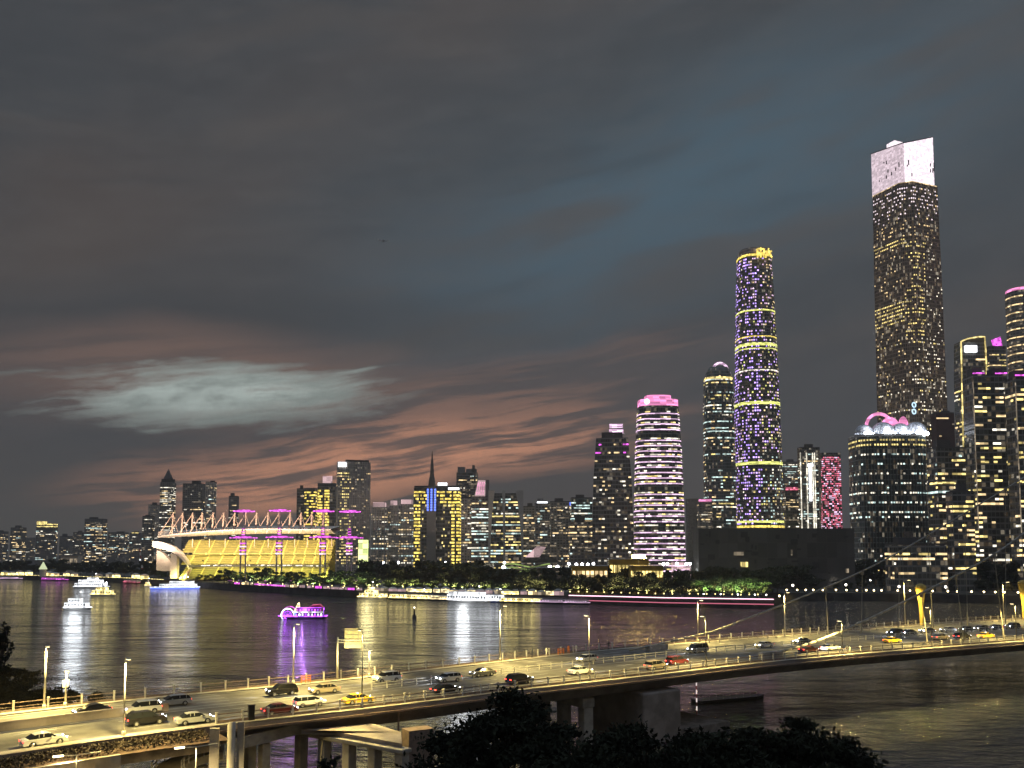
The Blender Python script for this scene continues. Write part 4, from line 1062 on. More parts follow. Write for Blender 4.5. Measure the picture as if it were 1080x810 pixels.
# gold-framed curved tower
r, lv, s, h = tower('gold_framed_tower', 'tower outlined by a curved gold light frame with a glowing white sign', 1011, 1048, 362, 900, 'fac_dark', G_RT, .5, prof=[(0, 1.05), (.5, 1.03), (.85, .98), (1, .90)])
windows(r, lv, 0, 10, h-14, 4.2, 3.2, Office(.14, YEL+(('lit_white', 3),)), 100, hf=.4, seed=24)
fr_ = [(x_, z_) for z_, x_ in [(t*h, -s*.5*(1.05-.02*t/.5 if t < .5 else 1.03-(t-.5)*.26)) for t in (.3, .4, .5, .6, .7, .8, .87, .93, 1)]]
mb = MB(); pp = [(x_, -s*.27, z_) for x_, z_ in fr_] + [(-s*.2, -s*.27, h+3), (s*.2, -s*.27, h+5), (s*.43, -s*.27, h+5)] + [(s*.45, -s*.27, h*.90), (s*.42, -s*.27, h*.72)]
mb.path(pp, .75, 5); mb.build('light_frame', 'lit_yellow', r)
mb = MB(); mb.box((-s*.10, -s*.27, h-8), (s*.42, 2, 7)); mb.build('rooftop_sign', 'led_white', r)
mb = MB(); mb.side_prism([(-s*.46, h), (s*.45, h), (s*.43, h+5), (-s*.2, h+3)], -s*.2, s*.2); mb.build('roof', 'roof_dark', r); fin(r)
r, lv, s, h = simple('tower with a purple-lit slanted roof corner behind the gold frame', 1044, 1068, 366, 980, 'fac_dark', p=.12, pal=YEL, plant=False, name='office_tower', group=G_RT)
mb = MB(); mb.side_prism([(-s*.2, h), (s*.3, h), (s*.2, h+11), (-s*.3, h+7)], -s*.32, -s*.2); mb.build('light_panel', 'led_magenta', r)
resz = lambda x, z: 2.6 if int(x*5) in (1, 3) else .45
for x0, x1, yt, Y, lab, sd in ((1021, 1069, 397, 610, 'dark apartment tower with stacked yellow windows and pink roof corners', 1), (1066, 1112, 399, 580, 'dark apartment tower with stacked yellow windows at the right edge of the photo', 2)):
    r, lv, s, h = tower('apartment_tower', lab, x0, x1, yt, Y, 'fac_dark', G_RT, .6)
    windows(r, lv, 0, 6, h-3, 3.3, 3.2, Office(.15, YEL+(('lit_white', 2),), .45, (.5, 1, 1.3), resz), 100, hf=.45, seed=30+sd)
    mb = MB()
    for a_, b_q in ((-.5, -.16), (.16, .5)): mb.box((s*(a_+b_q)/2, -s*.3, h+.8), (s*(b_q-a_), .6, .9))
    mb.build('roof_light', 'led_magenta', r)
    for sx in (-.3, .3): roofbox(r, s*.3, s*.3, h, 5, cx=s*sx)
    mb = MB(); mb.box((-s*.5-.15, -s*.3, h*.62), (.5, .5, h*.7)); mb.build('corner_light', 'lit_dim', r); fin(r)
r, lv, s, h = tower('striped_glass_tower', 'tall glass tower with slanting white floor lights cut by the right edge', 1069, 1110, 309, 900, 'fac_grey', G_RT, shape=superell(.5, .4, 2.4, 20))
windows(r, lv, 0, 10, h-3, 4.4, 3.0, Custom(lambda rg, k, fz, fx: ['lit_warm' if k % 2 and x < .35 else ('lit_dim' if rg.random() < .2 else None) for x in fx]), 60, hf=.3, seed=33)
mb = MB(); tp = lv[-1][1]; mb.loft([(h+.1, sc_poly(tp, 1.0)), (h+3, sc_poly(tp, .97))]); mb.build('pink_rim', 'led_pink', r); fin(r)
for x0, x1, yt, Y, lab in ((1110, 1170, 420, 600, 'dark apartment tower beyond the right edge of the photo'), (1000, 1030, 520, 560, 'low dark block in front of the gold-framed tower'), (934, 1000, 540, 560, 'low dark podium block under the dome-roofed tower')):
    simple(lab, x0, x1, yt if x0 != 934 else 575, Y, 'fac_dark', p=.12 if x0 != 934 else .22, pal=YEL, name='apartment_block', group=G_RT, np_=30 if x0 < 1100 else 0)

# ---- low lit pavilions on the bank
def pavilion(label, x0, x1, y0, y1, Y, wallk, litk, nw=8, roofm='tower_white'):
    c_ = at((x0+x1)/2, y1, Y); z1_ = zat(y0, Y); zb = GZ; w_ = (x1-x0)*Y/F
    root = empty('waterfront_pavilion', (c_.x, Y, zb), 0, label, 'pavilion', 'lit pavilions on the far bank'); hh = z1_-zb
    mb = MB(); mb.box((0, 0, hh*.5), (w_, 10, hh)); mb.build('wall', wallk, root)
    mb = MB(); mb.box((0, -.4, hh+.25), (w_*1.04, 12, .5)); mb.build('roof', roofm, root)
    for j in range(nw):
        mb = MB(); mb.box((-w_/2+w_*(j+.5)/nw, -5.1, hh*.72), (w_/nw*.7, .3, max(1.2, hh*.22))); mb.build('window', litk, root)
    return root
pavilion('bright yellow boxy pavilion under the amber floodlight', 642, 683, 590, 600, 560, 'gold_metal', 'lit_yellow', 10)
pavilion('long low yellow-lit pavilion right of the amber floodlight', 664, 698, 597, 605, 540, 'gold_metal', 'lit_yellow', 9)
pavilion('low yellow pavilion with a green light at its left end', 603, 640, 597, 605, 545, 'gold_metal', 'lit_warm', 8)
pavilion('small cream pavilion among the dark trees', 498, 521, 594, 604, 700, 'shell_white', 'lit_dim', 7)
pavilion('low brown building beside the white lit tree trunks', 566, 604, 599, 606, 620, 'concrete_dark', 'lit_dim', 6)
pavilion('cream lit kiosk on the left river bank', 66, 84, 586, 594, 1100, 'shell_white', 'lit_dim', 4)
ct = empty('lit_sign_tower', (at(383, 590, 800).x, 800, GZ), 0, 'bright lime-white square light tower right of the stadium', 'light tower')
mb = MB(); mb.box((0, 0, 21), (8.2, 6, 34)); mb.build('tower_body', emit('lime_box', (.85, 1, .35), 1.15, (9, 9, 5), lo=.7), ct)
for j in range(6):
    mb = MB(); mb.box((0, -3.2, 8+j*5.4), (8.6, .5, .5)); mb.build('tower_band', 'tower_white', ct)
# ------------------------------------------------------------------ stadium
SY = 790.0; S = SY/F
st = empty('riverside_stadium', (at(280, 605, SY).x, SY, GZ), 0, 'golden lit riverside stadium under a sail-masted roof on the left bank', 'stadium')
def sx(px): return at(px, 580, SY).x - st.location.x
def sz(py): return zat(py, SY) - GZ
# bowl of seats: three tiers rising away from the river
def tier(x0, x1, z0, z1, y0, y1, steps, name, key):
    mb = MB(); K = 40
    for r0 in range(steps):
        za, zb_ = z0+(z1-z0)*r0/steps, z0+(z1-z0)*(r0+1)/steps; ya, yb = y0+(y1-y0)*r0/steps, y0+(y1-y0)*(r0+1)/steps
        for c_ in range(K):
            u0, u1 = c_/K, (c_+1)/K
            f = lambda u, y: (x0+(x1-x0)*u, y - 26*(abs(2*u-1)**2.2), 0)
            a, b_ = f(u0, ya), f(u1, ya); c2, d2 = f(u1, yb), f(u0, yb)
            mb.quad((a[0], a[1], za), (b_[0], b_[1], za), (b_[0], b_[1], zb_), (a[0], a[1], zb_)); mb.quad((a[0], a[1], zb_), (b_[0], b_[1], zb_), (c2[0], c2[1], zb_), (d2[0], d2[1], zb_))
    return mb.build(name, key, st)
XL, XR = sx(196), sx(352)
tier(XL+6, XR, 2, 13, -4, 12, 9, 'lower_tier', 'stand_step')
tier(XL+3, XR, 15.5, 24, 8, 22, 7, 'middle_tier', 'stand_gold')
tier(XL, XR, 26, 38, 18, 34, 8, 'upper_tier', 'stand_gold')
for z_, y_, key, nm in ((13.2, 6, 'roof_dark', 'shaded_box_row'), (24.2, 16, 'stand_step', 'tier_band')):  # box row kept dark; colour stands in for the shadow gap between tiers
    mb = MB(); K = 30
    for c_ in range(K):
        u0, u1 = c_/K, (c_+1)/K; p = [(XL+10+(XR-XL-10)*u, y_-26*(abs(2*u-1)**2.2)) for u in (u0, u1)]
        mb.quad((*p[0], z_), (*p[1], z_), (*p[1], z_+1.9), (*p[0], z_+1.9))
    mb.build(nm, key, st)
mb = MB(); mb.box(((sx(190)+sx(345))/2, 36, 18), (sx(345)-sx(190), 1.5, 36)); mb.build('back_wall', 'gold_metal', st)
rg = random.Random(9)
for k in range(46):
    u = rg.random(); x_ = XL+10+(XR-XL-16)*u; mb = MB(); mb.box((x_, 12-26*(abs(2*u-1)**2.2)-8, 14.2+rg.random()*.5), (rg.uniform(1, 3), .3, .8)); mb.build('box_window', 'lit_white', st)
for k in range(11):
    x_ = XL+6+(XR-XL-8)*k/10; mb = MB(); u = k/10; mb.box((x_, 20-20*(abs(2*u-1)**2.2), 35), (.7, .7, 8)); mb.build('roof_post', 'mast_orange', st)
# roof: long curved canopy with a pointed prow at the left
def canopy():
    prof_n = 30; mb = MB(); rows = []
    for k in range(prof_n+1):
        t = k/prof_n; px = 168+t*(352-168)
        zf = sz(566.5) + 6.5*sin(min(1, t*1.25)*pi*.62); th = .6+3.0*sin(min(1, t*1.6)*pi*.5)*(1-.3*t)
        y0 = -14+10*(1-min(1, t*4)); y1 = 30-34*(1-min(1, t*3.5))
        x_ = sx(px); rows.append([(x_, y0, zf), (x_, y0, zf+1.1), (x_, y1, zf+5.0), (x_, y1, zf+1.2), (x_, (y0+y1)/2, zf-th)])
    for a, b_ in zip(rows, rows[1:]):
        for i in range(5):
            j = (i+1) % 5; mb.quad(a[i], a[j], b_[j], b_[i])
    n_ = len(mb.v)
    return mb.build('canopy', 'shell_white', st)
canopy()
# masts and stays over the canopy
mpx = [184.5, 194.5, 205, 215, 226.5, 237.5, 249, 260.5, 272, 284, 295.5, 307, 318.5, 330, 342]
for k, px in enumerate(mpx):
    x_ = sx(px); mb = MB(); zb_ = sz(562-(k*.15)); mb.tube((x_, -8, zb_-1), (x_+.6, -8, sz(541)), .85, .7, 6); mb.build('roof_mast', 'mast_orange', st)
    mb = MB(); tp = (x_+.6, -8, sz(542))
    mb.tube(tp, (x_-9.5, -12, sz(563)), .36, .36, 4); mb.tube(tp, (x_+6.5, -12, sz(561)), .2, .2, 4); mb.tube(tp, (x_-5.0, 6, sz(561)), .2, .2, 4)
    mb.build('stay_cable', 'mast_orange', st)
# white shell at the left end: two sweeping ribbons and a base
def ribbon(pts, name, key, th, y, d):
    top = [(sx(a), sz(b_)) for a, b_ in pts]; low_ = [(sx(a), sz(b_+th[i])) for i, (a, b_) in enumerate(pts)]
    mb = MB(); mb.side_prism(low_ + top[::-1], y, y+d); return mb.build(name, key, st)
ribbon([(170, 571), (176, 571.5), (184, 573.5), (192, 577), (199, 583), (205, 591), (208.5, 598), (209, 603)], 'shell_ribbon', 'shell_white', [6, 7, 6.5, 6, 5, 3.5, 2, 1.5], -20, 8)
ribbon([(171, 579), (178, 584), (184, 590), (189, 597), (192, 604)], 'shell_ribbon', 'shell_white', [22, 18, 12, 6, 2], -12, 6)
mb = MB(); mb.side_prism([(sx(190), 3), (sx(197), 3), (sx(196.5), sz(586)), (sx(190.5), sz(584))], -22, -16); mb.build('gate_block', 'shell_white', st)
mb = MB(); mb.side_prism([(sx(203), 0), (sx(207), 0), (sx(211), sz(600)), (sx(208), sz(603))], -26, -20); mb.build('prow', 'mast_orange', st)
# stadium floodlights (real lamps under the canopy)
for k in range(7):
    ld = bpy.data.lights.new('stadium_floodlight', 'SPOT'); ld.energy = 27000; ld.color = (1, .92, .30); ld.spot_size = R(140); ld.spot_blend = .6; ld.shadow_soft_size = 1.0
    lo = bpy.data.objects.new('floodlight', ld); COL.objects.link(lo); lo.parent = st; lo.location = (XL+6+(XR-XL-10)*k/6, -30, 20 if k % 2 else 4); lo.rotation_euler = (R(78), 0, 0)
    mb = MB(); mb.box((lo.location.x, -30.6, lo.location.z-1), (1.4, .8, .8)); mb.build('floodlight_housing', 'dark_metal', st)
for px, c_, e in ((172, (1, .72, .5), 9000), (186, (1, .75, .5), 9000), (200, (1, .80, .5), 9000)):
    ld = bpy.data.lights.new('shell_floodlight', 'SPOT'); ld.energy = e*.8; ld.color = c_; ld.spot_size = R(120); ld.spot_blend = .5; ld.shadow_soft_size = .8
    lo = bpy.data.objects.new('floodlight', ld); COL.objects.link(lo); lo.parent = st; lo.location = (sx(px), -44, 5); lo.rotation_euler = (R(105), 0, 0)
for k in range(6):   # lamps washing the masts and the canopy edge
    ld = bpy.data.lights.new('mast_floodlight', 'SPOT'); ld.energy = 60000; ld.color = (1, .76, .58); ld.spot_size = R(130); ld.spot_blend = .5
    lo = bpy.data.objects.new('floodlight', ld); COL.objects.link(lo); lo.parent = st; lo.location = (sx(180+k*31), -34, 34); lo.rotation_euler = (R(108), 0, 0)

def sail_mast(px, Y, ytop, yring, ybase, label):
    x_ = at(px, 580, Y).x; root = empty('light_mast', (x_, Y, GZ), 0, label, 'mast', 'purple ringed light masts in front of the stadium')
    zt, zr = zat(ytop, Y)-GZ, zat(yring, Y)-GZ; k_ = Y/F
    for sx_ in (-1, 1):
        mb = MB(); mb.box((sx_*2.1, 0, zr/2), (1.0, 1.6, zr)); mb.build('leg', 'tower_white', root)
    for j in range(4):
        mb = MB(); mb.box((0, -1.0, zr-4.5-j*3.0), (5.6, .5, 1.1)); mb.build('light_band', 'led_pinkwhite' if j % 2 else 'led_magenta', root)
    mb = MB(); mb.tube((-1.6, 0, zr), (-.5, 0, zt), .5, .35, 6); mb.build('upper_pole', 'tower_white', root)
    mb = MB(); mb.tube((1.6, 0, zr), (.5, 0, zt), .5, .35, 6); mb.build('upper_pole', 'tower_white', root)
    for z_, rr, n_ in ((zt, 11.5*k_, 22), (zr, 14.5*k_, 26)):
        mb = MB(); rg = random.Random(int(px+z_))
        for a in range(n_):
            an = a*2*pi/n_; w_ = rr*(1 if a % 2 else .82); mb.tube((0, 0, z_), (w_*cos(an), w_*sin(an)*.8, z_+(1.4 if z_ == zt else -.6)*(rr > 0)*(.4+.4*abs(sin(an)))), .10, .10, 4)
        mb.build('ring_frame', 'tower_white', root)
        mb = MB(); mb.ring((0, 0, z_+.2), rr*.96, .42, 'z', 30, k=5); mb.v = [(x, y*.8, z) for x, y, z in mb.v]; mb.build('light_ring', 'led_magenta', root)
        mb = MB(); mb.ring((0, 0, z_+1.0), rr*.55, .42, 'z', 20, k=5); mb.v = [(x, y*.8, z) for x, y, z in mb.v]; mb.build('light_ring', 'led_magenta', root)
    for j in range(3):
        mb = MB(); mb.box((0, -1.3, zr+3+j*2.4), (2.4, .5, .9)); mb.build('light_band', 'led_magenta', root)
    mb = MB(); mb.loft([(0, superell(14*k_, 9, 2, 20)), (2.2, superell(15*k_, 10, 2, 20)), (3.0, superell(9*k_, 6, 2, 20))]); mb.build('base_canopy', 'tower_white', root)
    mb = MB(); mb.ring((0, 0, 2.3), 14.6*k_, .35, 'z', 30, k=5); mb.v = [(x, y*.67, z) for x, y, z in mb.v]; mb.build('base_light', 'led_magenta', root)
    return root
sail_mast(256.5, 735, 539.5, 567.5, 601, 'leftmost purple-ringed light mast in front of the stadium')
sail_mast(294.5, 725, 539.0, 567.0, 601, 'second purple-ringed light mast from the left')
sail_mast(340.5, 715, 539.5, 567.0, 601, 'third purple-ringed light mast, at the right end of the stadium')
sail_mast(368.5, 740, 540.0, 567.5, 601, 'rightmost purple-ringed light mast beside the lime light tower')

# ------------------------------------------------------------------ trees
def leaf_mesh(name, key, H, Wd, n_, size, sd, cz=.6):
    r_ = random.Random(sd); mb = MB(); blobs = []
    for k in range(r_.randint(11, 15)):
        a = r_.uniform(0, 2*pi); rr = Wd*.5*sqrt(r_.random())*.78; z = H*(cz + r_.uniform(-.26, .28)); blobs.append((rr*cos(a), rr*sin(a), z, Wd*r_.uniform(.13, .25), H*r_.uniform(.07, .13)))
    P = []
    for k in range(n_):
        b_ = r_.choice(blobs); v = Vector((r_.gauss(0, 1), r_.gauss(0, 1), r_.gauss(0, 1))).normalized()*(r_.random()**.35)
        P.append((b_[0]+v.x*b_[3], b_[1]+v.y*b_[3], b_[2]+v.z*b_[4]))
    leafcloud(mb, P, size, r_); return mb, blobs
def tree_proto(label, H, Wd, n_, size, sd, key='leaf', group=None, loc=(0, 0, 0), name='tree', trunk_r=.03, cz=.6):
    root = empty(name, loc, 0, label, 'tree', group)
    mb, blobs = leaf_mesh('crown', key, H, Wd, n_, size, sd, cz); mb.build('crown', key, root)
    t = MB(); r_ = random.Random(sd+5); zf = H*(cz-.12)
    t.tube((0, 0, 0), (r_.uniform(-.2, .2), 0, zf*.6), H*trunk_r, H*trunk_r*.7, 8); t.tube((0, 0, zf*.6), (0, 0, zf), H*trunk_r*.7, H*trunk_r*.5, 8)
    for b_ in blobs[:9]: t.tube((0, 0, zf*r_.uniform(.6, 1)), (b_[0], b_[1], b_[2]), H*trunk_r*.4, H*trunk_r*.12, 5)
    t.build('trunk', 'bark', root); return root
LT = ['leafy tree of the far bank tree line', ]
def tree_row(label, group, protos, spots):
    for k, (x, y, hs) in enumerate(spots):
        p = protos[k % len(protos)]
        if not p.get('used'): o = p['o']; p['used'] = True; o.location = (x, y, GZ)
        else: o = copy_tree(p['o'], (x, y, GZ), 0)
        o.rotation_euler = (0, 0, rnd.uniform(0, 6.28)); o.scale = (hs/12*rnd.uniform(.9, 1.25),)*2 + (hs/12,)
        o['label'] = label; o['group'] = group
def protos(n_, sd, key, size=.55, nl=1500, Wd=11, tr=.02): return [{'o': tree_proto('x', 12, Wd, nl, size, sd+k, key, trunk_r=tr)} for k in range(n_)]
def shore_y(px):
    best = None
    for a, c_ in zip(shore, shore[1:]):
        pa, pc = project(a)[0], project(c_)[0]
        if min(pa, pc) <= px <= max(pa, pc) and abs(pc-pa) > .01: 
            y = a.y + (c_.y-a.y)*(px-pa)/(pc-pa); best = y if best is None else min(best, y)
    return best or 900
def spots(px0, px1, step, dy, hs, jit=.4):
    out = []; px = px0
    while px < px1:
        q_ = px+rnd.uniform(-jit, jit)*step; Y = shore_y(q_)+rnd.uniform(*dy); out.append((at(q_, 600, Y).x, Y, rnd.uniform(*hs))); px += step
    return out
tree_row('leafy bank tree lit green from below in the row in front of the stadium', 'trees in front of the stadium', protos(3, 10, 'leaf'), spots(238, 392, 7.5, (8, 20), (11, 15)))
tree_row('small dark tree beside the left end of the stadium', 'small trees left of the stadium', protos(2, 20, 'leaf'), spots(170, 240, 8, (10, 40), (7, 10)))
tree_row('tree in the dark wooded mass on the far left bank', 'trees on the far left bank', protos(3, 30, 'leaf_dark', .8), spots(-20, 172, 6.5, (15, 120), (11, 20)))
tree_row('tall dark tree in the wood below the gold-edged block', 'dark trees in the middle of the far bank', protos(4, 40, 'leaf_dark', .7), spots(388, 545, 6.2, (25, 110), (13, 22)))
tree_row('round bank tree behind the moored lit boats', 'bank trees behind the moored boats', protos(3, 50, 'leaf'), spots(392, 545, 8.5, (9, 18), (7, 10)))
tree_row('dark bank tree along the pink-lit embankment', 'trees along the lit embankment', protos(4, 60, 'leaf_dark', .5), spots(545, 745, 6.0, (8, 22), (9, 14)))
tree_row('dark tree behind the front row, below the two pink-crowned towers', 'second row of trees on the bank', protos(3, 70, 'leaf_dark', .6), spots(548, 830, 8.0, (50, 110), (13, 18)))
tree_row('green-lit tree at the right end of the embankment', 'green lit trees at the end of the embankment', protos(3, 80, 'leaf', .45), spots(738, 814, 8.5, (7, 16), (11, 15)))
tree_row('dark tree in the park on the right bank behind the globe lamps', 'park trees on the right bank', protos(4, 90, 'leaf_dark', .7), spots(826, 1100, 6.6, (60, 190), (14, 24)))
tree_row('tree in the front row of the right bank park', 'front row trees of the right bank park', protos(3, 95, 'leaf_dark', .5), spots(850, 1100, 16, (36, 56), (7, 10)))

def big_tree(label, px, py_top, Y, Wd, sd, nl, gz=2.2, size=.20):
    ztop = zat(py_top, Y); H = (ztop-gz)/.95; x_ = at(px, 780, Y).x
    root = empty('broadleaf_tree', (x_, Y, gz), 0, label, 'tree', 'dark trees on the near bank')
    r_ = random.Random(sd); mb = MB(); blobs = []
    for k in range(58):
        a = r_.uniform(0, 2*pi); rr = Wd*.5*sqrt(r_.random()); f = 1-(rr/(Wd*.5))**2*.35
        z = H*(.38+.56*r_.random()**.6*f); blobs.append((rr*cos(a), rr*sin(a), z, Wd*r_.uniform(.06, .15), H*r_.uniform(.010, .030)))
    P = []
    for k in range(int(nl*2.2)):
        b_ = r_.choice(blobs); v = Vector((r_.gauss(0, .62), r_.gauss(0, .62), r_.gauss(0, .62))); P.append((b_[0]+v.x*b_[3], b_[1]+v.y*b_[3], b_[2]+v.z*b_[4]*1.2))
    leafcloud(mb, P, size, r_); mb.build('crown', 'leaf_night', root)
    t = MB(); t.tube((0, 0, 0), (0.2, 0, H*.25), .45, .36, 10); t.tube((0.2, 0, H*.25), (0, 0, H*.42), .36, .28, 10)
    for b_ in blobs[:50]: 
        mid = (b_[0]*.4, b_[1]*.4, H*.42+(b_[2]-H*.42)*.55); t.tube((0, 0, H*r_.uniform(.3, .42)), mid, .15, .09, 6); t.tube(mid, (b_[0], b_[1], b_[2]), .09, .03, 5)
    t.build('trunk', 'bark', root)
big_tree('broad dark tree at the bottom centre hiding part of the bridge', 528, 733, 58, 11.0, 1, 17000)
big_tree('dark tree right of the broad centre tree, with gaps onto the pier', 672, 754, 60, 9.0, 2, 9000)
big_tree('low spreading dark tree at the bottom right over the river', 838, 745, 58, 9.0, 3, 11000)
big_tree('low dark crown filling the bottom edge between the centre and right trees', 745, 772, 52, 8.0, 4, 9000)
big_tree('small dark treetop poking up beside the bridge columns', 352, 792, 62, 3.2, 5, 900)
big_tree('dark crown at the bottom edge below the centre tree', 600, 775, 50, 7.0, 6, 7000)
def bank_tree(label, px, py_top, Y, Wd, sd, nl):
    big_tree(label, px, py_top, Y, Wd, sd, nl, size=.24)
bank_tree('dark bank tree at the left edge of the photo above the road', -12, 700, 128, 11, 7, 8000)
bank_tree('dark bushy tree beyond the road near the left lamp post', 18, 722, 126, 8, 8, 6000)
bank_tree('small dark shrub beyond the road railing', 62, 724, 127, 5, 9, 2500)
bank_tree('tiny dark shrub right of the small white sign', 100, 727, 128, 2.4, 10, 900)
tall = bank_tree('slim dark treetop cut by the left edge beside the river', -4, 652, 128, 3.0, 11, 900)

# ------------------------------------------------------------------ far bank lamps, promenade lights
def globe_lamp_proto(name, label, H, key, rr, group, light=None, up=False):
    root = empty(name, (0, 0, 0), 0, label, 'street lamp', group)
    mb = MB(); mb.tube((0, 0, 0), (0, 0, H), .09, .06, 6); mb.build('pole', 'pole_dark', root)
    mb = MB(); mb.ball((0, 0, H+rr*.8), rr, 8, 6); mb.build('lamp_globe', key, root, True)
    if light:
        ld = bpy.data.lights.new('globe_light', 'SPOT'); ld.energy = light[0]; ld.color = light[1]; ld.shadow_soft_size = .4; ld.spot_size = R(150); ld.spot_blend = .3
        lo = bpy.data.objects.new('globe_light', ld); COL.objects.link(lo); lo.parent = root; lo.location = (0, 0, H+1.2 if up else H-.6); lo.rotation_euler = (pi if up else 0, 0, 0); KIDS.setdefault(root.name, []).append(lo)
    return root
def lamp_set(proto, pts, sc_=None):
    for k, (x, y) in enumerate(pts):
        if k == 0: proto.location = (x, y, GZ)
        else: copy_tree(proto, (x, y, GZ), 0)
def P_(px, Y): return (at(px, 610, Y).x, Y)
g1 = globe_lamp_proto('globe_lamp', 'white globe lamp on a thin post in the right bank park', 4.6, 'lamp_far', .75, 'globe lamps in the right bank park')
pts = [P_(px, Y*rnd.choice((.98, 1.05, 1.2, 1.35, 1.6))) for px, Y in ((827, 600), (836, 560), (851, 575), (859, 610), (869, 700), (881, 585), (892, 570), (898, 620), (905, 560), (911, 700), (918, 548), (926, 545), (936, 548), (948, 540), (960, 540), (984, 538), (992, 552), (997, 535), (1009, 530), (1022, 528), (1036, 525), (1044, 548), (1050, 522), (1064, 520), (1072, 540), (1078, 520))]
lamp_set(g1, pts)
g2 = globe_lamp_proto('promenade_lamp', 'short warm lamp at the water edge of the right bank', 2.2, 'lamp_warm', .55, 'warm lamps along the right bank water edge', None)
pts = []
for px in (822, 830, 841, 850, 858, 868, 882, 893, 904, 914, 922, 930, 947, 960, 984, 1000, 1010, 1025, 1038, 1050, 1060, 1074): 
    Y = shore_y(px)+1.2; pts.append((at(px, 632, Y).x, Y))
lamp_set(g2, pts)
g3 = globe_lamp_proto('tree_lamp', 'warm low lamp glowing between the trunks of the bank trees', 2.6, 'deck_yellow', .42, 'low lamps between the bank trees', (5500, (1, .82, .35)), True)
lamp_set(g3, [(at(px, 620, shore_y(px)+dy).x, shore_y(px)+dy) for px, dy in [(a, rnd.uniform(6, 12)) for a in range(556, 816, 9)] + [(a, rnd.uniform(6, 12)) for a in range(246, 390, 13)] + [(a, rnd.uniform(8, 14)) for a in range(398, 550, 9)]])
g4 = globe_lamp_proto('tree_lamp', 'strong green-white lamp under the trees at the embankment end', 3.0, 'lamp_white', .3, 'green-white uplights under the end trees', (9000, (.75, 1, .35)), True)
lamp_set(g4, [(at(px, 620, shore_y(px)+dy).x, shore_y(px)+dy) for px, dy in ((742, 3), (760, 3), (778, 3), (796, 3), (808, 3))])
g4b = globe_lamp_proto('tree_lamp', 'soft green lamp at the foot of the trees in front of the stadium', 2.0, 'lamp_warm', .25, 'soft lamps in front of the stadium trees', (8000, (.9, 1, .45)), True)
lamp_set(g4b, [(at(px, 620, shore_y(px)+3).x, shore_y(px)+3) for px in range(250, 392, 16)])
g5 = globe_lamp_proto('plaza_lamp', 'tall cold-white cluster lamp over the dark trees of the far bank', 17, 'lamp_white', 1.0, 'tall white lamps over the far bank trees', (9000, (.85, .95, 1)))
lamp_set(g5, [P_(px, Y) for px, Y in ((608, 470+130), (614, 610), (620, 600), (626, 640), (700, 620), (704, 640), (714, 660), (724, 620), (728, 640), (741, 680), (747, 650), (850, 700), (862, 720), (882, 690), (960, 700), (420, 720), (404, 700), (470, 720), (148, 1000), (532, 700), (600, 640))])
g6 = globe_lamp_proto('plaza_lamp', 'very bright yellow-white floodlight near the terraced hall', 13, 'lamp_white', 1.5, 'yellow-white floodlights near the terraced hall', (40000, (.9, 1, .5)))
lamp_set(g6, [P_(px, Y) for px, Y in ((531, 690), (580, 700), (588, 705))])
# the amber floodlight that paints the river
p = P_(674, 540)
fl = empty('amber_floodlight', (p[0], p[1], GZ), 0, 'large amber floodlight over the yellow pavilion that paints a gold patch on the river', 'floodlight')
zf = zat(587, 540)-GZ
mb = MB(); mb.tube((0, 1.5, 0), (0, 1.5, zf), .2, .14, 8); mb.build('pole', 'pole_grey', fl)
mb = MB(); mb.box((0, .6, zf), (9.0, .8, 2.4)); mb.build('housing', 'dark_metal', fl)
mb = MB(); mb.box((0, .1, zf), (8.4, .25, 2.0)); mb.build('lamp_panel', 'lamp_amber', fl)
# LED strip along the quay
def shore_strip(px0, px1, z, h, th, name, key, label, out=.3, step=3):
    root = empty(name, (at((px0+px1)/2, 635, shore_y((px0+px1)/2)).x, shore_y((px0+px1)/2), 0), 0, label, 'led strip'); o = root.location
    px = px0; 
    while px < px1-.5:
        e = min(px+step, px1); a = Vector((at(px, 640, shore_y(px)).x, shore_y(px)-out, z)); c_ = Vector((at(e, 640, shore_y(e)).x, shore_y(e)-out, z)); d = c_-a; mb = MB()
        mb.box(((a.x+c_.x)/2-o.x, (a.y+c_.y)/2-o.y, z), (d.length, th, h), rz=atan2(d.y, d.x)); mb.build('strip_segment', key, root); px = e
    return root
emit('quay_pink', (1, .55, .70), 3.0); emit('quay_rose', (1, .25, .38), .7)
shore_strip(600, 816, 5.05, .42, .3, 'quay_light_strip', 'quay_pink', 'thin pink-white light strip running along the top of the embankment', step=4)
shore_strip(604, 816, 2.3, .5, .2, 'quay_light_strip', 'quay_rose', 'dim rose light strip low on the embankment wall above the water', step=6)
shore_strip(-10, 172, 4.9, .5, .3, 'quay_light_strip', 'deck_yellow', 'yellowish light strip along the far left quay', step=4)
shore_strip(268, 300, 5.6, .9, .3, 'quay_light_strip', 'led_magenta', 'short magenta light strip under the stadium trees', step=4)
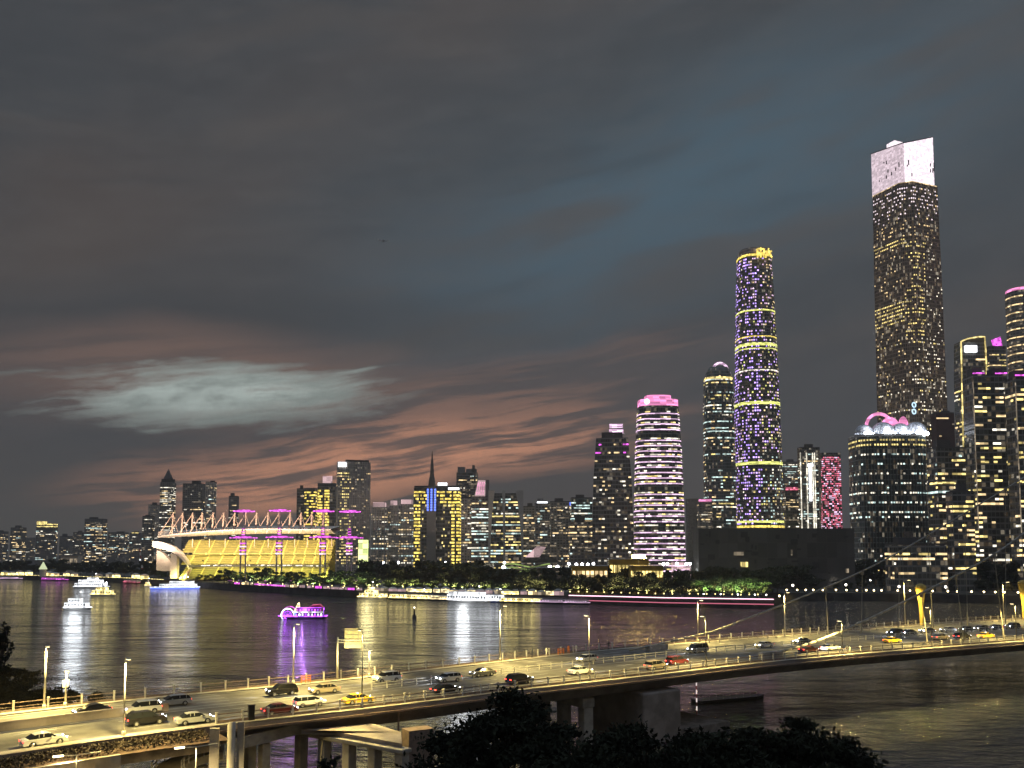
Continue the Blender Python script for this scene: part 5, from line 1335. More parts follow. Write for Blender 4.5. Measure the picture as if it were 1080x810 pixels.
# stalls and kiosks with lights on the far-left quay and behind the boats
def stall(x, y, w_, h_, key, label, group, roofk='tower_white'):
    root = empty('quay_stall', (x, y, GZ), 0, label, 'stall', group)
    mb = MB(); mb.box((0, 0, h_*.32), (w_, 3, h_*.64)); mb.build('counter', key, root)
    mb = MB(); mb.loft([(h_*.72, rect(w_*1.2, 4)), (h_, rect(w_*.3, .6))], True, True); mb.build('tent_roof', roofk, root)
    for sx_ in (-1, 1):
        mb = MB(); mb.box((sx_*w_*.48, -1.4, h_*.36), (.15, .15, h_*.72)); mb.build('post', 'pole_dark', root)
for k in range(17):
    if k in (4, 9, 10, 14): continue
    px = 3+k*9.3+rnd.uniform(-2, 2); Y = shore_y(px)+6; stall(at(px, 610, Y).x, Y, rnd.uniform(5, 8), rnd.uniform(4, 7), rnd.choice(('lit_warm', 'deck_yellow', 'lit_yellow', 'lit_dim')), 'lit tent stall in the row along the far left quay', 'lit stalls on the far left quay', rnd.choice(('tower_white', 'mast_orange')))
for k in range(22):
    px = 396+k*9.2; Y = shore_y(px)+7; stall(at(px, 610, Y).x, Y, rnd.uniform(4, 6), rnd.uniform(3.2, 4.6), rnd.choice(('deck_yellow', 'deck_glow', 'deck_glow', 'led_softpink', 'lit_warm', 'lit_dim')), 'lit stall on the quay behind the moored boats', 'lit stalls behind the moored boats')
for k in range(16):
    px = 250+k*8.6; Y = shore_y(px)+14; stall(at(px, 610, Y).x, Y, rnd.uniform(3, 5), rnd.uniform(2.6, 3.6), rnd.choice(('led_magenta', 'lit_dim', 'led_softpink', 'lit_warm')), 'small pinkish lit kiosk under the stadium trees', 'kiosks under the stadium trees')
# white cone light and red crane on the left bank
cn = empty('lit_cone_tent', (at(23.5, 600, 900).x, 940, GZ), 0, 'small glowing white cone tent on the far left bank', 'tent')
mb = MB(); mb.loft([(8, superell(4.4, 4, 2, 12)), (16, superell(.3, .3, 2, 12))]); mb.build('cone_roof', emit('cone_white', (.9, 1, .6), .8), cn)
mb = MB(); mb.tube((0, 0, 0), (0, 0, 8), 3.6, 3.6, 12); mb.build('drum', 'shell_white', cn)
cr = empty('red_mast', (at(129, 600, 860).x, 905, GZ), 0, 'leaning red and white banded mast on the left bank', 'mast')
for k in range(9):
    a = Vector((2.2-k*.55, 0, k*3.3)); c_ = Vector((2.2-(k+1)*.55, 0, (k+1)*3.3)); mb = MB(); mb.tube(a, c_, 1.2-.06*k, 1.14-.06*k, 6); mb.build('mast_band', 'boat_white' if k % 2 else 'boat_red', cr)
# ------------------------------------------------------------------ boats
def hull_poly(L, B, n_=7, bow=.28, stern=.06):
    P = []
    pr = [(-.5, .30), (-.5+stern, .46), (-.2, .5), (.1, .5), (.5-bow, .44), (.5-bow*.45, .26), (.5, .0)]
    for x, w_ in pr: P.append((x*L, -w_*B))
    for x, w_ in pr[-2::-1]: P.append((x*L, w_*B))
    return P
def boat(name, label, px, py, L, B, decks, rz, hullk='boat_white', free=1.4, lit='deck_white', nw=10, group=None, roofk='boat_white', funnel=True, railk='tower_white', cat='boat', light=None, flip=1):
    p = on(px, py, 0)
    if py > 614 and not (px < 190 and (L < 41 and lit in ('deck_white', 'deck_yellow'))) :   # moored along the quay
        y_ = shore_y(px) - B/2 - 1.5; y2 = shore_y(px+6) - B/2 - 1.5; p = Vector((at(px, 630, y_).x, y_, 0)); p2 = Vector((at(px+6, 630, y2).x, y2, 0)); rz = atan2(p2.y-p.y, p2.x-p.x)
    root = empty(name, (p.x, p.y, 0), rz, label, cat, group)
    hp = hull_poly(L, B); mb = MB(); mb.loft([(-.6, sc_poly(hp, .90)), (free, hp)]); mb.build('hull', hullk, root)
    mb = MB(); mb.loft([(free-.3, sc_poly(hp, 1.012)), (free+.08, sc_poly(hp, 1.014))], cap=False); mb.build('hull_stripe', lit, root)
    z = free
    for k, (f0, f1, h_) in enumerate(decks):
        x0, x1 = f0*L, f1*L; w_ = B*(.82-.09*k)
        mb = MB(); mb.box(((x0+x1)/2, 0, z+h_/2), (x1-x0, w_, h_)); mb.build('deckhouse', lit if lit.startswith('deck') else 'boat_white', root)
        mb = MB(); mb.box(((x0+x1)/2, 0, z+h_+.1), ((x1-x0)*1.05, w_*1.12, .2)); mb.build('roof', roofk, root)
        nn = max(3, int(nw*(f1-f0)))
        for j in range(nn):
            xx = x0+(x1-x0)*(j+.5)/nn
            for sy in (-1, 1):
                mb = MB(); mb.box((xx, sy*(w_/2+.04), z+h_*.55), ((x1-x0)/nn*.55, .06, h_*.42)); mb.build('window', 'boat_dark' if lit.startswith('deck') else lit, root)
        z += h_+.2
        mb = MB()
        for sy in (-1, 1): mb.tube((x0, sy*w_*.5, z+.8), (x1, sy*w_*.5, z+.8), .05, .05, 4)
        for j in range(7):
            for sy in (-1, 1): mb.tube((x0+(x1-x0)*j/6, sy*w_*.5, z), (x0+(x1-x0)*j/6, sy*w_*.5, z+.8), .05, .05, 4)
        mb.build('railing', railk, root)
    if funnel:
        mb = MB(); mb.tube((decks[-1][0]*L*.3+1, 0, z), (decks[-1][0]*L*.3+.6, 0, z+1.8), .5, .4, 8); mb.build('funnel', hullk, root)
        mb = MB(); mb.tube((decks[-1][1]*L*.7, 0, z), (decks[-1][1]*L*.7, 0, z+3.2), .09, .05, 6); mb.build('mast', 'tower_white', root)
        mb = MB(); mb.ball((decks[-1][1]*L*.7, 0, z+3.3), .3, 8, 5); mb.build('mast_light', 'lamp_white', root)
    if light:
        ld = bpy.data.lights.new('boat_light', 'POINT'); ld.energy = light[0]; ld.color = light[1]; ld.shadow_soft_size = 4.5
        lo = bpy.data.objects.new('boat_light', ld); COL.objects.link(lo); lo.parent = root; lo.location = (0, -B*.9, z*.6+1)
    return root
boat('cruise_boat', 'small brilliant white tour boat alone on the left of the river', 82, 643, 14.5, 5, [(-.42, .34, 2.3), (-.30, .12, 1.9)], .08, lit='deck_white', light=(2500, (.9, .95, 1)))
boat('cruise_boat', 'wide brilliant white cruise boat near the far left quay', 97, 620, 30, 8, [(-.44, .38, 2.8), (-.34, .28, 2.5), (-.10, .14, 1.6)], .03, lit='deck_white', nw=18)
boat('ferry_boat', 'small yellow-lit ferry just right of and below the wide white cruise boat', 109, 628.5, 17, 5.5, [(-.42, .36, 2.5), (-.25, .15, 1.8)], .0, lit='deck_yellow')
bb = boat('cruise_boat', 'long low boat outlined in blue and white light at the stadium quay', 185, 620.7, 40, 8, [(-.30, .42, 2.4), (-.10, .36, 2.1)], .10, hullk='boat_blue', lit='deck_white', nw=20)
mb = MB(); hp = hull_poly(40, 8); mb.loft([(.15, sc_poly(hp, .965)), (.8, sc_poly(hp, 1.0))], cap=False); mb.build('blue_light_band', 'led_blue', bb)
boat('moored_barge', 'long low barge edged with a magenta light strip at the far left', 58, 615.5, 48, 7, [(-.46, .44, 1.6)], .02, hullk='boat_dark', lit='led_magenta', funnel=False, nw=24)
boat('moored_barge', 'low barge with white edge lights cut by the left border', 10, 615.5, 40, 7, [(-.4, .42, 1.5)], .02, hullk='boat_dark', lit='led_pinkwhite', funnel=False, nw=20)
boat('moored_barge', 'low red-lit barge between the white boats and the blue-lit boat', 139, 616.5, 30, 6, [(-.4, .42, 1.6)], .03, hullk='boat_red', lit='led_red', funnel=False, nw=16)
boat('tug_boat', 'tiny lit launch just left of the blue-lit boat', 156, 618.5, 6, 3, [(-.3, .2, 2.2)], .0, lit='deck_yellow', nw=6)
boat('ferry_boat', 'yellow-white ferry with a small wheelhouse at the right end of the stadium quay', 393, 629.5, 23, 6.5, [(-.38, .44, 2.0), (-.20, .12, 2.0), (-.12, .0, 1.6)], .12, lit='deck_yellow', light=(3000, (1, .85, .4)))
boat('restaurant_boat', 'long dark-hulled boat with warm yellow deck lights at the quay', 434, 630.5, 34, 7, [(-.45, .42, 2.0)], .03, hullk='boat_dark', lit='deck_yellow', nw=20)
boat('restaurant_boat', 'dark low pontoon boat with pinkish deck lights left of the glass ferry', 464, 631.5, 24, 6, [(-.42, .44, 1.8)], .02, hullk='boat_dark', lit='deck_glow', nw=18, funnel=False)
boat('glass_ferry', 'large brilliant white glass ferry with three bright bays at the quay', 496, 633.5, 30, 9, [(-.48, .44, 3.2), (-.46, .30, 1.3)], .02, lit='deck_white', nw=16, light=(3000, (.95, .97, 1)))
boat('ferry_boat', 'short white and blue ferry touching the right end of the glass ferry', 522, 634.5, 13, 5, [(-.4, .40, 3.2)], .02, lit='deck_white', hullk='boat_blue', nw=8)
boat('restaurant_boat', 'low boat strung with yellow lights right of the blue ferry', 550, 634.5, 28, 5.5, [(-.44, .44, 1.5)], .02, hullk='boat_dark', lit='deck_yellow', nw=18, funnel=False)
boat('moored_barge', 'small dark pontoon with a thin violet light strip right of the string-lit boat', 581, 636.2, 20, 5, [(-.42, .42, 1.1)], .02, hullk='boat_dark', lit='led_pinkwhite', nw=12, funnel=False)
boat('moored_barge', 'low landing pontoon with a white light line in front of the embankment', 608, 638.2, 17, 4, [(-.4, .42, 1.0)], .02, hullk='boat_dark', lit='led_pinkwhite', nw=12, funnel=False)
# purple paddle boat
pp_ = on(319, 652.5, 0); pb = empty('paddle_boat', (pp_.x, pp_.y, 0), .02, 'ornate pleasure boat covered in purple lights in mid river', 'boat')
L_ = 22.0; hp = hull_poly(L_, 6.5, bow=.2); hp = [(-x, y) for x, y in hp][::-1]
mb = MB(); mb.loft([(-.5, sc_poly(hp, .92)), (1.0, hp)]); mb.build('hull', 'boat_dark', pb)
mb = MB(); mb.loft([(1.02, sc_poly(hp, 1.0)), (1.5, sc_poly(hp, 1.01))], cap=False); mb.build('light_rail', 'led_purple', pb)
for k, (x0, x1, z0_, h_) in enumerate(((-3.0, 9.6, 1.0, 1.9), (-2.4, 9.2, 3.1, 1.8))):
    mb = MB(); mb.box(((x0+x1)/2, 0, z0_+h_/2), (x1-x0, 4.4, h_)); mb.build('deckhouse', 'boat_dark', pb)
    mb = MB(); mb.box(((x0+x1)/2, 0, z0_+h_+.08), (x1-x0+.8, 5.2, .18)); mb.build('roof', 'boat_red', pb)
    for j in range(9):
        xx = x0+(x1-x0)*(j+.5)/9
        mb = MB(); mb.box((xx, -2.25, z0_+h_*.5), (.75, .1, h_*.55)); mb.build('window', ('deck_white' if j % 3 else 'led_purple') if k == 0 else ('led_purple' if j % 2 else 'led_magenta'), pb)
    mb = MB(); mb.path([(x0-.3, -2.7, z0_+h_+.25), (x1+.3, -2.7, z0_+h_+.25)], .16, 5); mb.build('light_rail', 'deck_white' if k == 0 else 'led_purple', pb)
mb = MB(); mb.ring((-6.2, -2.4, 1.8), 2.9, .32, 'x', 20, 0, 2*pi, 5); mb.build('paddle_ring', 'deck_white', pb)
mb = MB(); mb.ring((-6.2, -2.4, 1.8), 1.7, .2, 'x', 16, 0, 2*pi, 5); mb.build('paddle_ring', 'led_purple', pb)
mb = MB()
for a in range(8): mb.tube((-6.2, -2.4, 1.8), (-6.2+2.8*cos(a*pi/4), -2.4, 1.8+2.8*sin(a*pi/4)), .14, .14, 4)
mb.build('paddle_spokes', 'led_purple', pb)
mb = MB(); mb.ring((-6.2, 1.6, 2.2), 3.2, .25, 'x', 20, 0, pi, 5); mb.build('paddle_ring', 'led_magenta', pb)
mb = MB(); mb.side_prism([(-4.0, 3.3), (-2.6, 3.3), (-1.2, 5.4), (-1.6, 7.4), (-2.2, 6.9), (-2.8, 5.6)], -.5, .5); mb.build('figurehead', 'deck_glow', pb)
mb = MB(); mb.side_prism([(3.2, 5.1), (5.0, 6.3), (8.2, 6.5), (9.6, 5.1)], -1.6, 1.6); mb.build('upper_roof', 'boat_red', pb)
mb = MB(); mb.path([(3.0, -1.7, 5.2), (5.0, -1.7, 6.4), (8.2, -1.7, 6.6), (9.9, -1.7, 5.2)], .2, 5); mb.build('light_rail', 'led_red', pb)
mb = MB(); mb.path([(9.8, -2.2, 1.4), (10.2, -2.2, 5.4)], .2, 5); mb.build('light_rail', 'led_purple', pb)
mb = MB(); mb.box((-2.9, -2.5, 2.0), (1.0, .3, 1.6)); mb.build('blue_lamp', 'led_blue', pb)
ld = bpy.data.lights.new('boat_light', 'POINT'); ld.energy = 2500; ld.color = (.55, .2, 1); lo = bpy.data.objects.new('boat_light', ld); COL.objects.link(lo); lo.parent = pb; lo.location = (1, -5, 4)
# wakes: low ridges of water spreading behind the two moving boats
def wake(px, py, L, sgn, n_, tilt=0.0):
    p = on(px, py, 0); mb = MB()
    for k in range(n_):
        off = (k-(n_-1)/2)*2.6; x = 0.0
        while x < L:
            y0 = p.y + off*(1+x/L*2.2) + tilt*x; y1 = p.y + off*(1+(x+3)/L*2.2) + tilt*(x+3); h = .05*(1-x/L)+.01; w_ = .8
            x0, x1 = p.x+sgn*x, p.x+sgn*(x+3.0)
            mb.quad((x0, y0-w_, -.02), (x1, y1-w_, -.02), (x1, y1, h), (x0, y0, h)); mb.quad((x0, y0, h), (x1, y1, h), (x1, y1+w_, -.02), (x0, y0+w_, -.02)); x += 3.0
    tag(mb.build('boat_wake_water', 'water', None, True), kind='structure')
# channel buoy
p = on(437, 651, 0); by = empty('channel_buoy', (p.x, p.y, 0), 0, 'small dark channel buoy with a tiny lamp in mid river', 'buoy')
mb = MB(); mb.tube((0, 0, -.3), (0, 0, .9), 1.1, .9, 12); mb.build('float', 'boat_dark', by)
mb = MB(); mb.loft([(.9, rect(1.0, 1.0)), (4.2, rect(.3, .3))]); mb.build('frame', 'dark_metal', by)
mb = MB(); mb.ball((0, 0, 4.5), .3, 8, 5); mb.build('lamp', 'lamp_far', by)
# dark mooring float and the red-white marker under the bridge
p = on(768, 738, 0); fl_ = empty('floating_boom', (p.x, p.y, 0), .42, 'dark slatted floating platform on the water under the right span', 'pontoon')
mb = MB(); mb.loft([(-.2, [(-8, -1.6), (6, -1.6), (9, 0), (6, 1.6), (-8, 1.6)]), (.5, [(-8, -1.7), (6, -1.7), (9.4, 0), (6, 1.7), (-8, 1.7)])]); mb.build('deck', 'dark_metal', fl_)
for j in range(9):
    mb = MB(); mb.tube((-7.5+j*1.7, -1.5, .5), (-7.5+j*1.7, -1.5, 1.5), .06, .06, 5); mb.build('post', 'pole_grey', fl_)
mb = MB(); mb.tube((-7.5, -1.5, 1.5), (6.1, -1.5, 1.5), .05, .05, 5); mb.tube((-7.5, -1.5, 1.0), (6.1, -1.5, 1.0), .05, .05, 5); mb.build('rail', 'pole_grey', fl_)
p = dk(ipx(735, 0), -.10, 0); p = Vector((p.x, p.y, 0)); q0 = project((p.x, p.y, 5))
mk = empty('navigation_marker', on(735, 755, 0), 0, 'thin red and white banded navigation marker beside the pier', 'marker')
for j in range(10):
    mb = MB(); mb.tube((0, 0, -.5+j*.75), (0, 0, -.5+(j+1)*.75), .12, .12, 8); mb.build('band', emit('marker_white', (1, .85, .8), .9) if j == 0 else ('marker_white' if j % 2 == 0 else 'boat_red'), mk)

# ------------------------------------------------------------------ street lamps (real lights)
def lamp_post(label, px, ptop, pbase, s, H=None, arm=1.2, lit=True, both=False, key='pole_grey', energy=24000, col=(1, .76, .24), head=True, thin=.11, side=1):
    i = ipx(px, s, DZ); p = dk(i, s, DZ+.14)
    H = H or (zat(ptop, p.y)-p.z); dr = dir_at(i)
    root = empty('street_lamp', (p.x, p.y, p.z), dr, label, 'street lamp', 'street lamps on the bridge')
    mb = MB(); mb.tube((0, 0, 0), (0, 0, .5), .24, .2, 10); mb.tube((0, 0, .5), (0, 0, H), thin*1.25, thin*.75, 10); mb.build('pole', key, root, True)
    mb = MB(); mb.tube((0, 0, H-.1), (0, side*-arm, H+.12), .06, .05, 8); mb.build('arm', key, root)
    mb = MB(); mb.box((0, side*-arm, H+.12), (.34, .9, .14)); mb.build('lamp_head', key, root)
    if lit:
        mb = MB(); mb.box((0, side*-arm, H+.03), (.26, .7, .05)); mb.build('lamp_glass', 'lamp_warm', root)
        ld = bpy.data.lights.new('lamp_light', 'SPOT'); ld.energy = energy; ld.color = col; ld.spot_size = R(140); ld.spot_blend = .4; ld.shadow_soft_size = .15
        lo = bpy.data.objects.new('lamp_light', ld); COL.objects.link(lo); lo.parent = root; lo.location = (0, side*-arm, H-.1)
    return root
lamp_post('pale lamp post with a camera box left of all others, beyond the far kerb', 40, 682, 745, .985, arm=.6)
lamp_post('thin grey lamp post in front of the road, short arm to the left', 122, 695, 777, .0, arm=.9, side=1, lit=True, key='pole_grey', thin=.08)
lamp_post('pale lamp post against the purple reflection on the water', 306, 658, 720, .985, arm=1.5)
lamp_post('pale lamp post in mid picture with a lamp arm to the right', 527, 639, 694, .985, arm=1.6)
lamp_post('thin dark lamp post standing on the near side, left of the big tree', 389, 628, 745, .005, H=9.5, arm=.7, side=-1, thin=.06, key='pole_dark')
lamp_post('thin grey lamp post by the near parapet, right of the big tree', 624, 650, 716, .005, arm=.7, side=-1, thin=.07)
lamp_post('thin dark post by the near parapet under the low cable', 885, 664, 690, .005, H=6.2, arm=.5, side=-1, thin=.07, key='pole_dark')
lamp_post('thin grey lamp post rising in front of the dark inlet', 828, 625, 670, .985, arm=1.2, thin=.08)
lamp_post('lamp post on the far pavement beside the glowing column', 954, 612, 660, .985, arm=1.6, thin=.08)
lamp_post('lamp post on the far pavement near the right edge', 1061, 614, 655, .985, arm=1.6, thin=.08)
lamp_post('lamp post on the far pavement at the right, between cables', 740, 632, 678, .985, H=9.0, arm=1.2, thin=.08)
lamp_post('dark lamp post by the near parapet at the right end', 984, 645, 683, .005, H=8.0, arm=.7, side=-1, thin=.07, key='pole_dark')
lamp_post('dark lamp post by the near parapet closest to the right edge', 1071, 640, 676, .005, H=8.0, arm=.7, side=-1, thin=.07, key='pole_dark')
lamp_post('lamp post on the near parapet behind the right tree', 745, 650, 706, .005, H=8.5, arm=.7, side=-1, thin=.06, key='pole_dark')
lamp_post('lamp post of the road beyond the left edge of the photo', -60, 682, 745, .985, H=9, arm=1.0)
lamp_post('lamp post beyond the right edge of the photo', 1160, 600, 650, .985, H=9, arm=1.0)
lamp_post('lamp post on the far pavement with a small white sign box', 77, 715, 742, .985, H=4.2, arm=.3, energy=1500)
lamp_post('low bright lamp on the far pavement beside the sign pole', 384, 698, 716, .985, H=4.0, arm=.3, energy=4500)
# lamp below, lighting the slip road and the ramp
p = on(80, 815, 8); 
def low_lamp(label, px, py, z0, H, e, lit=True):
    p = on(px, py, z0); root = empty('street_lamp', (p.x, p.y, z0), .5, label, 'street lamp', 'lamps of the lower slip road')
    mb = MB(); mb.tube((0, 0, 0), (0, 0, H), .1, .07, 8); mb.build('pole', 'pole_grey', root)
    for sx_ in (-1, 1):
        mb = MB(); mb.tube((0, 0, H), (sx_*1.5, 0, H+.1), .05, .05, 6); mb.build('arm', 'pole_grey', root)
        mb = MB(); mb.box((sx_*1.6, 0, H+.08), (.9, .3, .12)); mb.build('lamp_head', 'lamp_warm' if sx_ < 0 else 'pole_grey', root)
    ld = bpy.data.lights.new('lamp_light', 'SPOT'); ld.energy = e; ld.color = (1, .76, .34); ld.spot_size = R(160); ld.spot_blend = .4; ld.shadow_soft_size = .2
    lo = bpy.data.objects.new('lamp_light', ld); COL.objects.link(lo); lo.parent = root; lo.location = (-.9, 0, H)
low_lamp('double-armed lamp rising from the slip road at the bottom left', 80, 830, 7.5, 3.0, 1800)
low_lamp('double-armed lamp on the bank below the curved ramp', 205, 880, 2.2, 8.5, 5000)
low_lamp('double-armed lamp on the bank below the bridge columns', 400, 890, 2.2, 6.5, 4000)
# sign gantry seen from the back
i = ipx(358, .985); p = dk(i, .985, DZ+.14)
sg = empty('road_sign', (p.x, p.y, p.z), 0, 'yellow-lit back of a road sign on a single-arm pole', 'road sign'); H = zat(674, p.y)-p.z
mb = MB(); mb.tube((0, 0, 0), (0, 0, H+.3), .17, .14, 10); mb.build('pole', 'pole_grey', sg, True)
mb = MB(); mb.tube((0, 0, H-.1), (3.7, 0, H-.1), .09, .07, 8); mb.tube((0, 0, H-.5), (3.7, 0, H-.5), .07, .05, 8); mb.build('arm', 'pole_grey', sg)
mb = MB(); mb.box((2.3, .15, H+.1), (2.6, .06, 3.0)); mb.build('sign_panel', 'sign_back', sg)
mb = MB()
for z_ in (-1.0, -.3, .5, 1.2): mb.box((2.3, .07, H+.1+z_), (2.5, .08, .09))
for x_ in (-.8, 0, .8): mb.box((2.3+x_, .09, H+.1), (.09, .06, 2.9))
mb.build('sign_brackets', 'pole_grey', sg)
ld = bpy.data.lights.new('sign_light', 'SPOT'); ld.energy = 4000; ld.color = (1, .85, .35); ld.spot_size = R(100); lo = bpy.data.objects.new('sign_light', ld); COL.objects.link(lo); lo.parent = sg; lo.location = (1.5, -4.5, H-3.2); lo.rotation_euler = (R(118), 0, -.15)
# glowing flared columns beside the cable
def flare(px, ytop, ybase, s, label, wpx):
    i = ipx(px, s); p = dk(i, s, DZ+.14); H = zat(ytop, p.y)-p.z; k_ = p.y/F
    root = empty('flared_light_column', (p.x, p.y, p.z), .3, label, 'light column', 'golden flared light columns')
    mb = MB(); mb.loft([(0, superell(.45, .45, 2, 12)), (H*.5, superell(.6, .6, 2, 12)), (H*.8, superell(wpx*k_*.24, .8, 2, 12)), (H, superell(wpx*k_*.36, 1.0, 2, 12))]); mb.build('column', 'gold_metal', root)
    mb = MB(); mb.loft([(H, superell(wpx*k_*.36, 1.0, 2, 12)), (H+.5, superell(wpx*k_*.28, .8, 2, 12)), (H+.9, superell(wpx*k_*.1, .3, 2, 12))]); mb.build('cap', 'gold_metal', root)
    ld = bpy.data.lights.new('uplight', 'SPOT'); ld.energy = 1100; ld.color = (1, .72, .15); ld.spot_size = R(50); ld.shadow_soft_size = .2; lo = bpy.data.objects.new('uplight', ld); COL.objects.link(lo); lo.parent = root; lo.location = (.4, -3.2, .4); lo.rotation_euler = (R(140), 0, 0)
flare(973, 619, 662, .97, 'golden glowing flared column where the low cable crosses the far pavement', 19)
flare(1081, 615, 656, .97, 'golden glowing flared column cut by the right edge', 19)
# signal cabinets and work barriers
for px, s, lab in ((176, .02, None),):
    pass
def small_box(name, label, cat, px, s, d, key, zoff=0.0, post=0.0):
    i = ipx(px, s); p = dk(i, s, DZ+.14); root = empty(name, p, dir_at(i), label, cat)
    if post: mb = MB(); mb.tube((0, 0, 0), (0, 0, post), .05, .05, 6); mb.build('post', 'pole_grey', root)
    mb = MB(); mb.box((0, 0, post+d[2]/2), d); o = mb.build('cabinet' if not post else 'panel', key, root); bv = o.modifiers.new('bevel', 'BEVEL'); bv.width = .03
    mb = MB(); mb.box((0, 0, post+d[2]+.03), (d[0]*1.1, d[1]*1.2, .06)); mb.build('cap', key, root)
small_box('signal_cabinet', 'dark tall cabinet on the near pavement above the round column', 'cabinet', 264, .0, (.7, .5, 1.7), 'dark_metal')
small_box('notice_board', 'small white square board on a post beyond the road, far left', 'sign', 77, .995, (.7, .08, .9), 'boat_white', post=2.3)
def barrier_(px, label):
    i = ipx(px, .965); p = dk(i, .965, DZ+.14); root = empty('work_barrier', p, dir_at(i), label, 'barrier', 'orange work barriers')
    for x_ in (-.7, 0, .7):
        mb = MB(); mb.box((x_, 0, .55), (.1, .1, 1.1)); mb.build('upright', 'cloth_orange', root)
    for z_ in (.45, .8, 1.08):
        mb = MB(); mb.box((0, 0, z_), (1.6, .07, .14)); mb.build('board', 'cloth_orange', root)
barrier_(319, 'orange plastic work barrier on the far pavement beside the lamp post, centre left')
barrier_(588, 'orange work barrier on the far pavement near the group of people')

# ------------------------------------------------------------------ cars
CM = {}
def car_meshes(kind, paint):
    if (kind, paint) in CM: return CM[(kind, paint)]
    L, Wd, Hh = {'sedan': (4.7, 1.82, 1.45), 'suv': (4.7, 1.9, 1.72), 'hatch': (4.3, 1.8, 1.52), 'van': (5.0, 1.9, 1.95)}[kind]
    if kind == 'sedan': roof = [(-1.75, .95), (-1.12, 1.36), (-.6, 1.45), (.22, 1.44), (.55, 1.35), (1.18, .97)]; body = [(-2.35, .45), (-2.3, .85), (-1.95, .97), (1.45, .97), (2.15, .80), (2.35, .55), (2.33, .28), (-2.3, .28)]
    elif kind == 'suv': roof = [(-2.2, 1.05), (-2.0, 1.55), (-1.6, 1.7), (.3, 1.72), (.65, 1.62), (1.25, 1.08)]; body = [(-2.35, .5), (-2.33, .95), (-2.2, 1.08), (1.25, 1.08), (2.15, .95), (2.35, .65), (2.33, .32), (-2.3, .32)]
    elif kind == 'hatch': roof = [(-2.05, .95), (-1.75, 1.4), (-1.3, 1.5), (.35, 1.5), (.7, 1.4), (1.4, .98)]; body = [(-2.15, .45), (-2.12, .9), (-2.05, .98), (1.4, .98), (2.0, .82), (2.15, .55), (2.13, .28), (-2.1, .28)]
    else: roof = [(-2.4, 1.05), (-2.3, 1.8), (-2.0, 1.95), (.9, 1.93), (1.25, 1.8), (1.9, 1.08)]; body = [(-2.5, .5), (-2.48, 1.0), (-2.4, 1.08), (1.9, 1.08), (2.35, .95), (2.5, .65), (2.48, .3), (-2.45, .3)]
    out = {}
    def lofty(prof, w0, w1, zr):
        """side profile with the sides leaning in towards the top"""
        mb = MB(); n_ = len(prof); zl = min(p[1] for p in prof); zh = max(p[1] for p in prof)
        for sy in (-1, 1):
            for x, z in prof: mb.v.append((x, sy*(w0+(w1-w0)*(z-zl)/(zh-zl)), z))
        for i in range(n_): j = (i+1) % n_; mb.f.append((i, j, n_+j, n_+i)); mb.uv.append(None)
        mb.f.append(tuple(range(n_-1, -1, -1))); mb.f.append(tuple(range(n_, 2*n_))); mb.uv += [None, None]; return mb
    cut = []
    wx = (L*.31, -L*.31)
    bl = [p for p in body]
    # wheel arches cut into the lower edge
    low = []
    z0 = body[-1][1]
    for xc in (-L*.29, L*.30):
        for a in range(7): t = pi - a*pi/6; low.append((xc+.40*cos(t), z0+.40*sin(t)*.95))
    prof = body[:-2] + [body[-2]] + [(x, z) for x, z in reversed(low)] + [body[-1]]
    b_ = lofty(prof, Wd*.49, Wd*.47, 0); g_ = lofty(roof, Wd*.465, Wd*.36, 0)
    top = MB(); rz_ = [p for p in roof[1:-1]]; zt = max(p[1] for p in roof)
    tp = [(x, z+.012) for x, z in roof[1:5]]; tp2 = [(x, z-.07) for x, z in reversed(roof[1:5])]; top = lofty(tp+tp2, Wd*.375, Wd*.365, 0)
    for x_ in ((roof[2][0]+roof[3][0])/2 - .05, roof[2][0]-.12):
        for sy in (-1, 1): top.box((x_, sy*Wd*.425, (roof[0][1]+zt)/2), (.07, .05, zt-roof[0][1]-.04))
    out['body'] = (b_, 'paint_'+paint); out['windows'] = (g_, 'car_glass'); out['roof'] = (top, 'paint_'+paint)
    out['L'] = L; out['W'] = Wd; out['wx'] = (-L*.29, L*.30); out['belt'] = body[2][1]; out['front'] = body[4]; out['rear'] = body[1]
    CM[(kind, paint)] = out; return out
PROT = {}
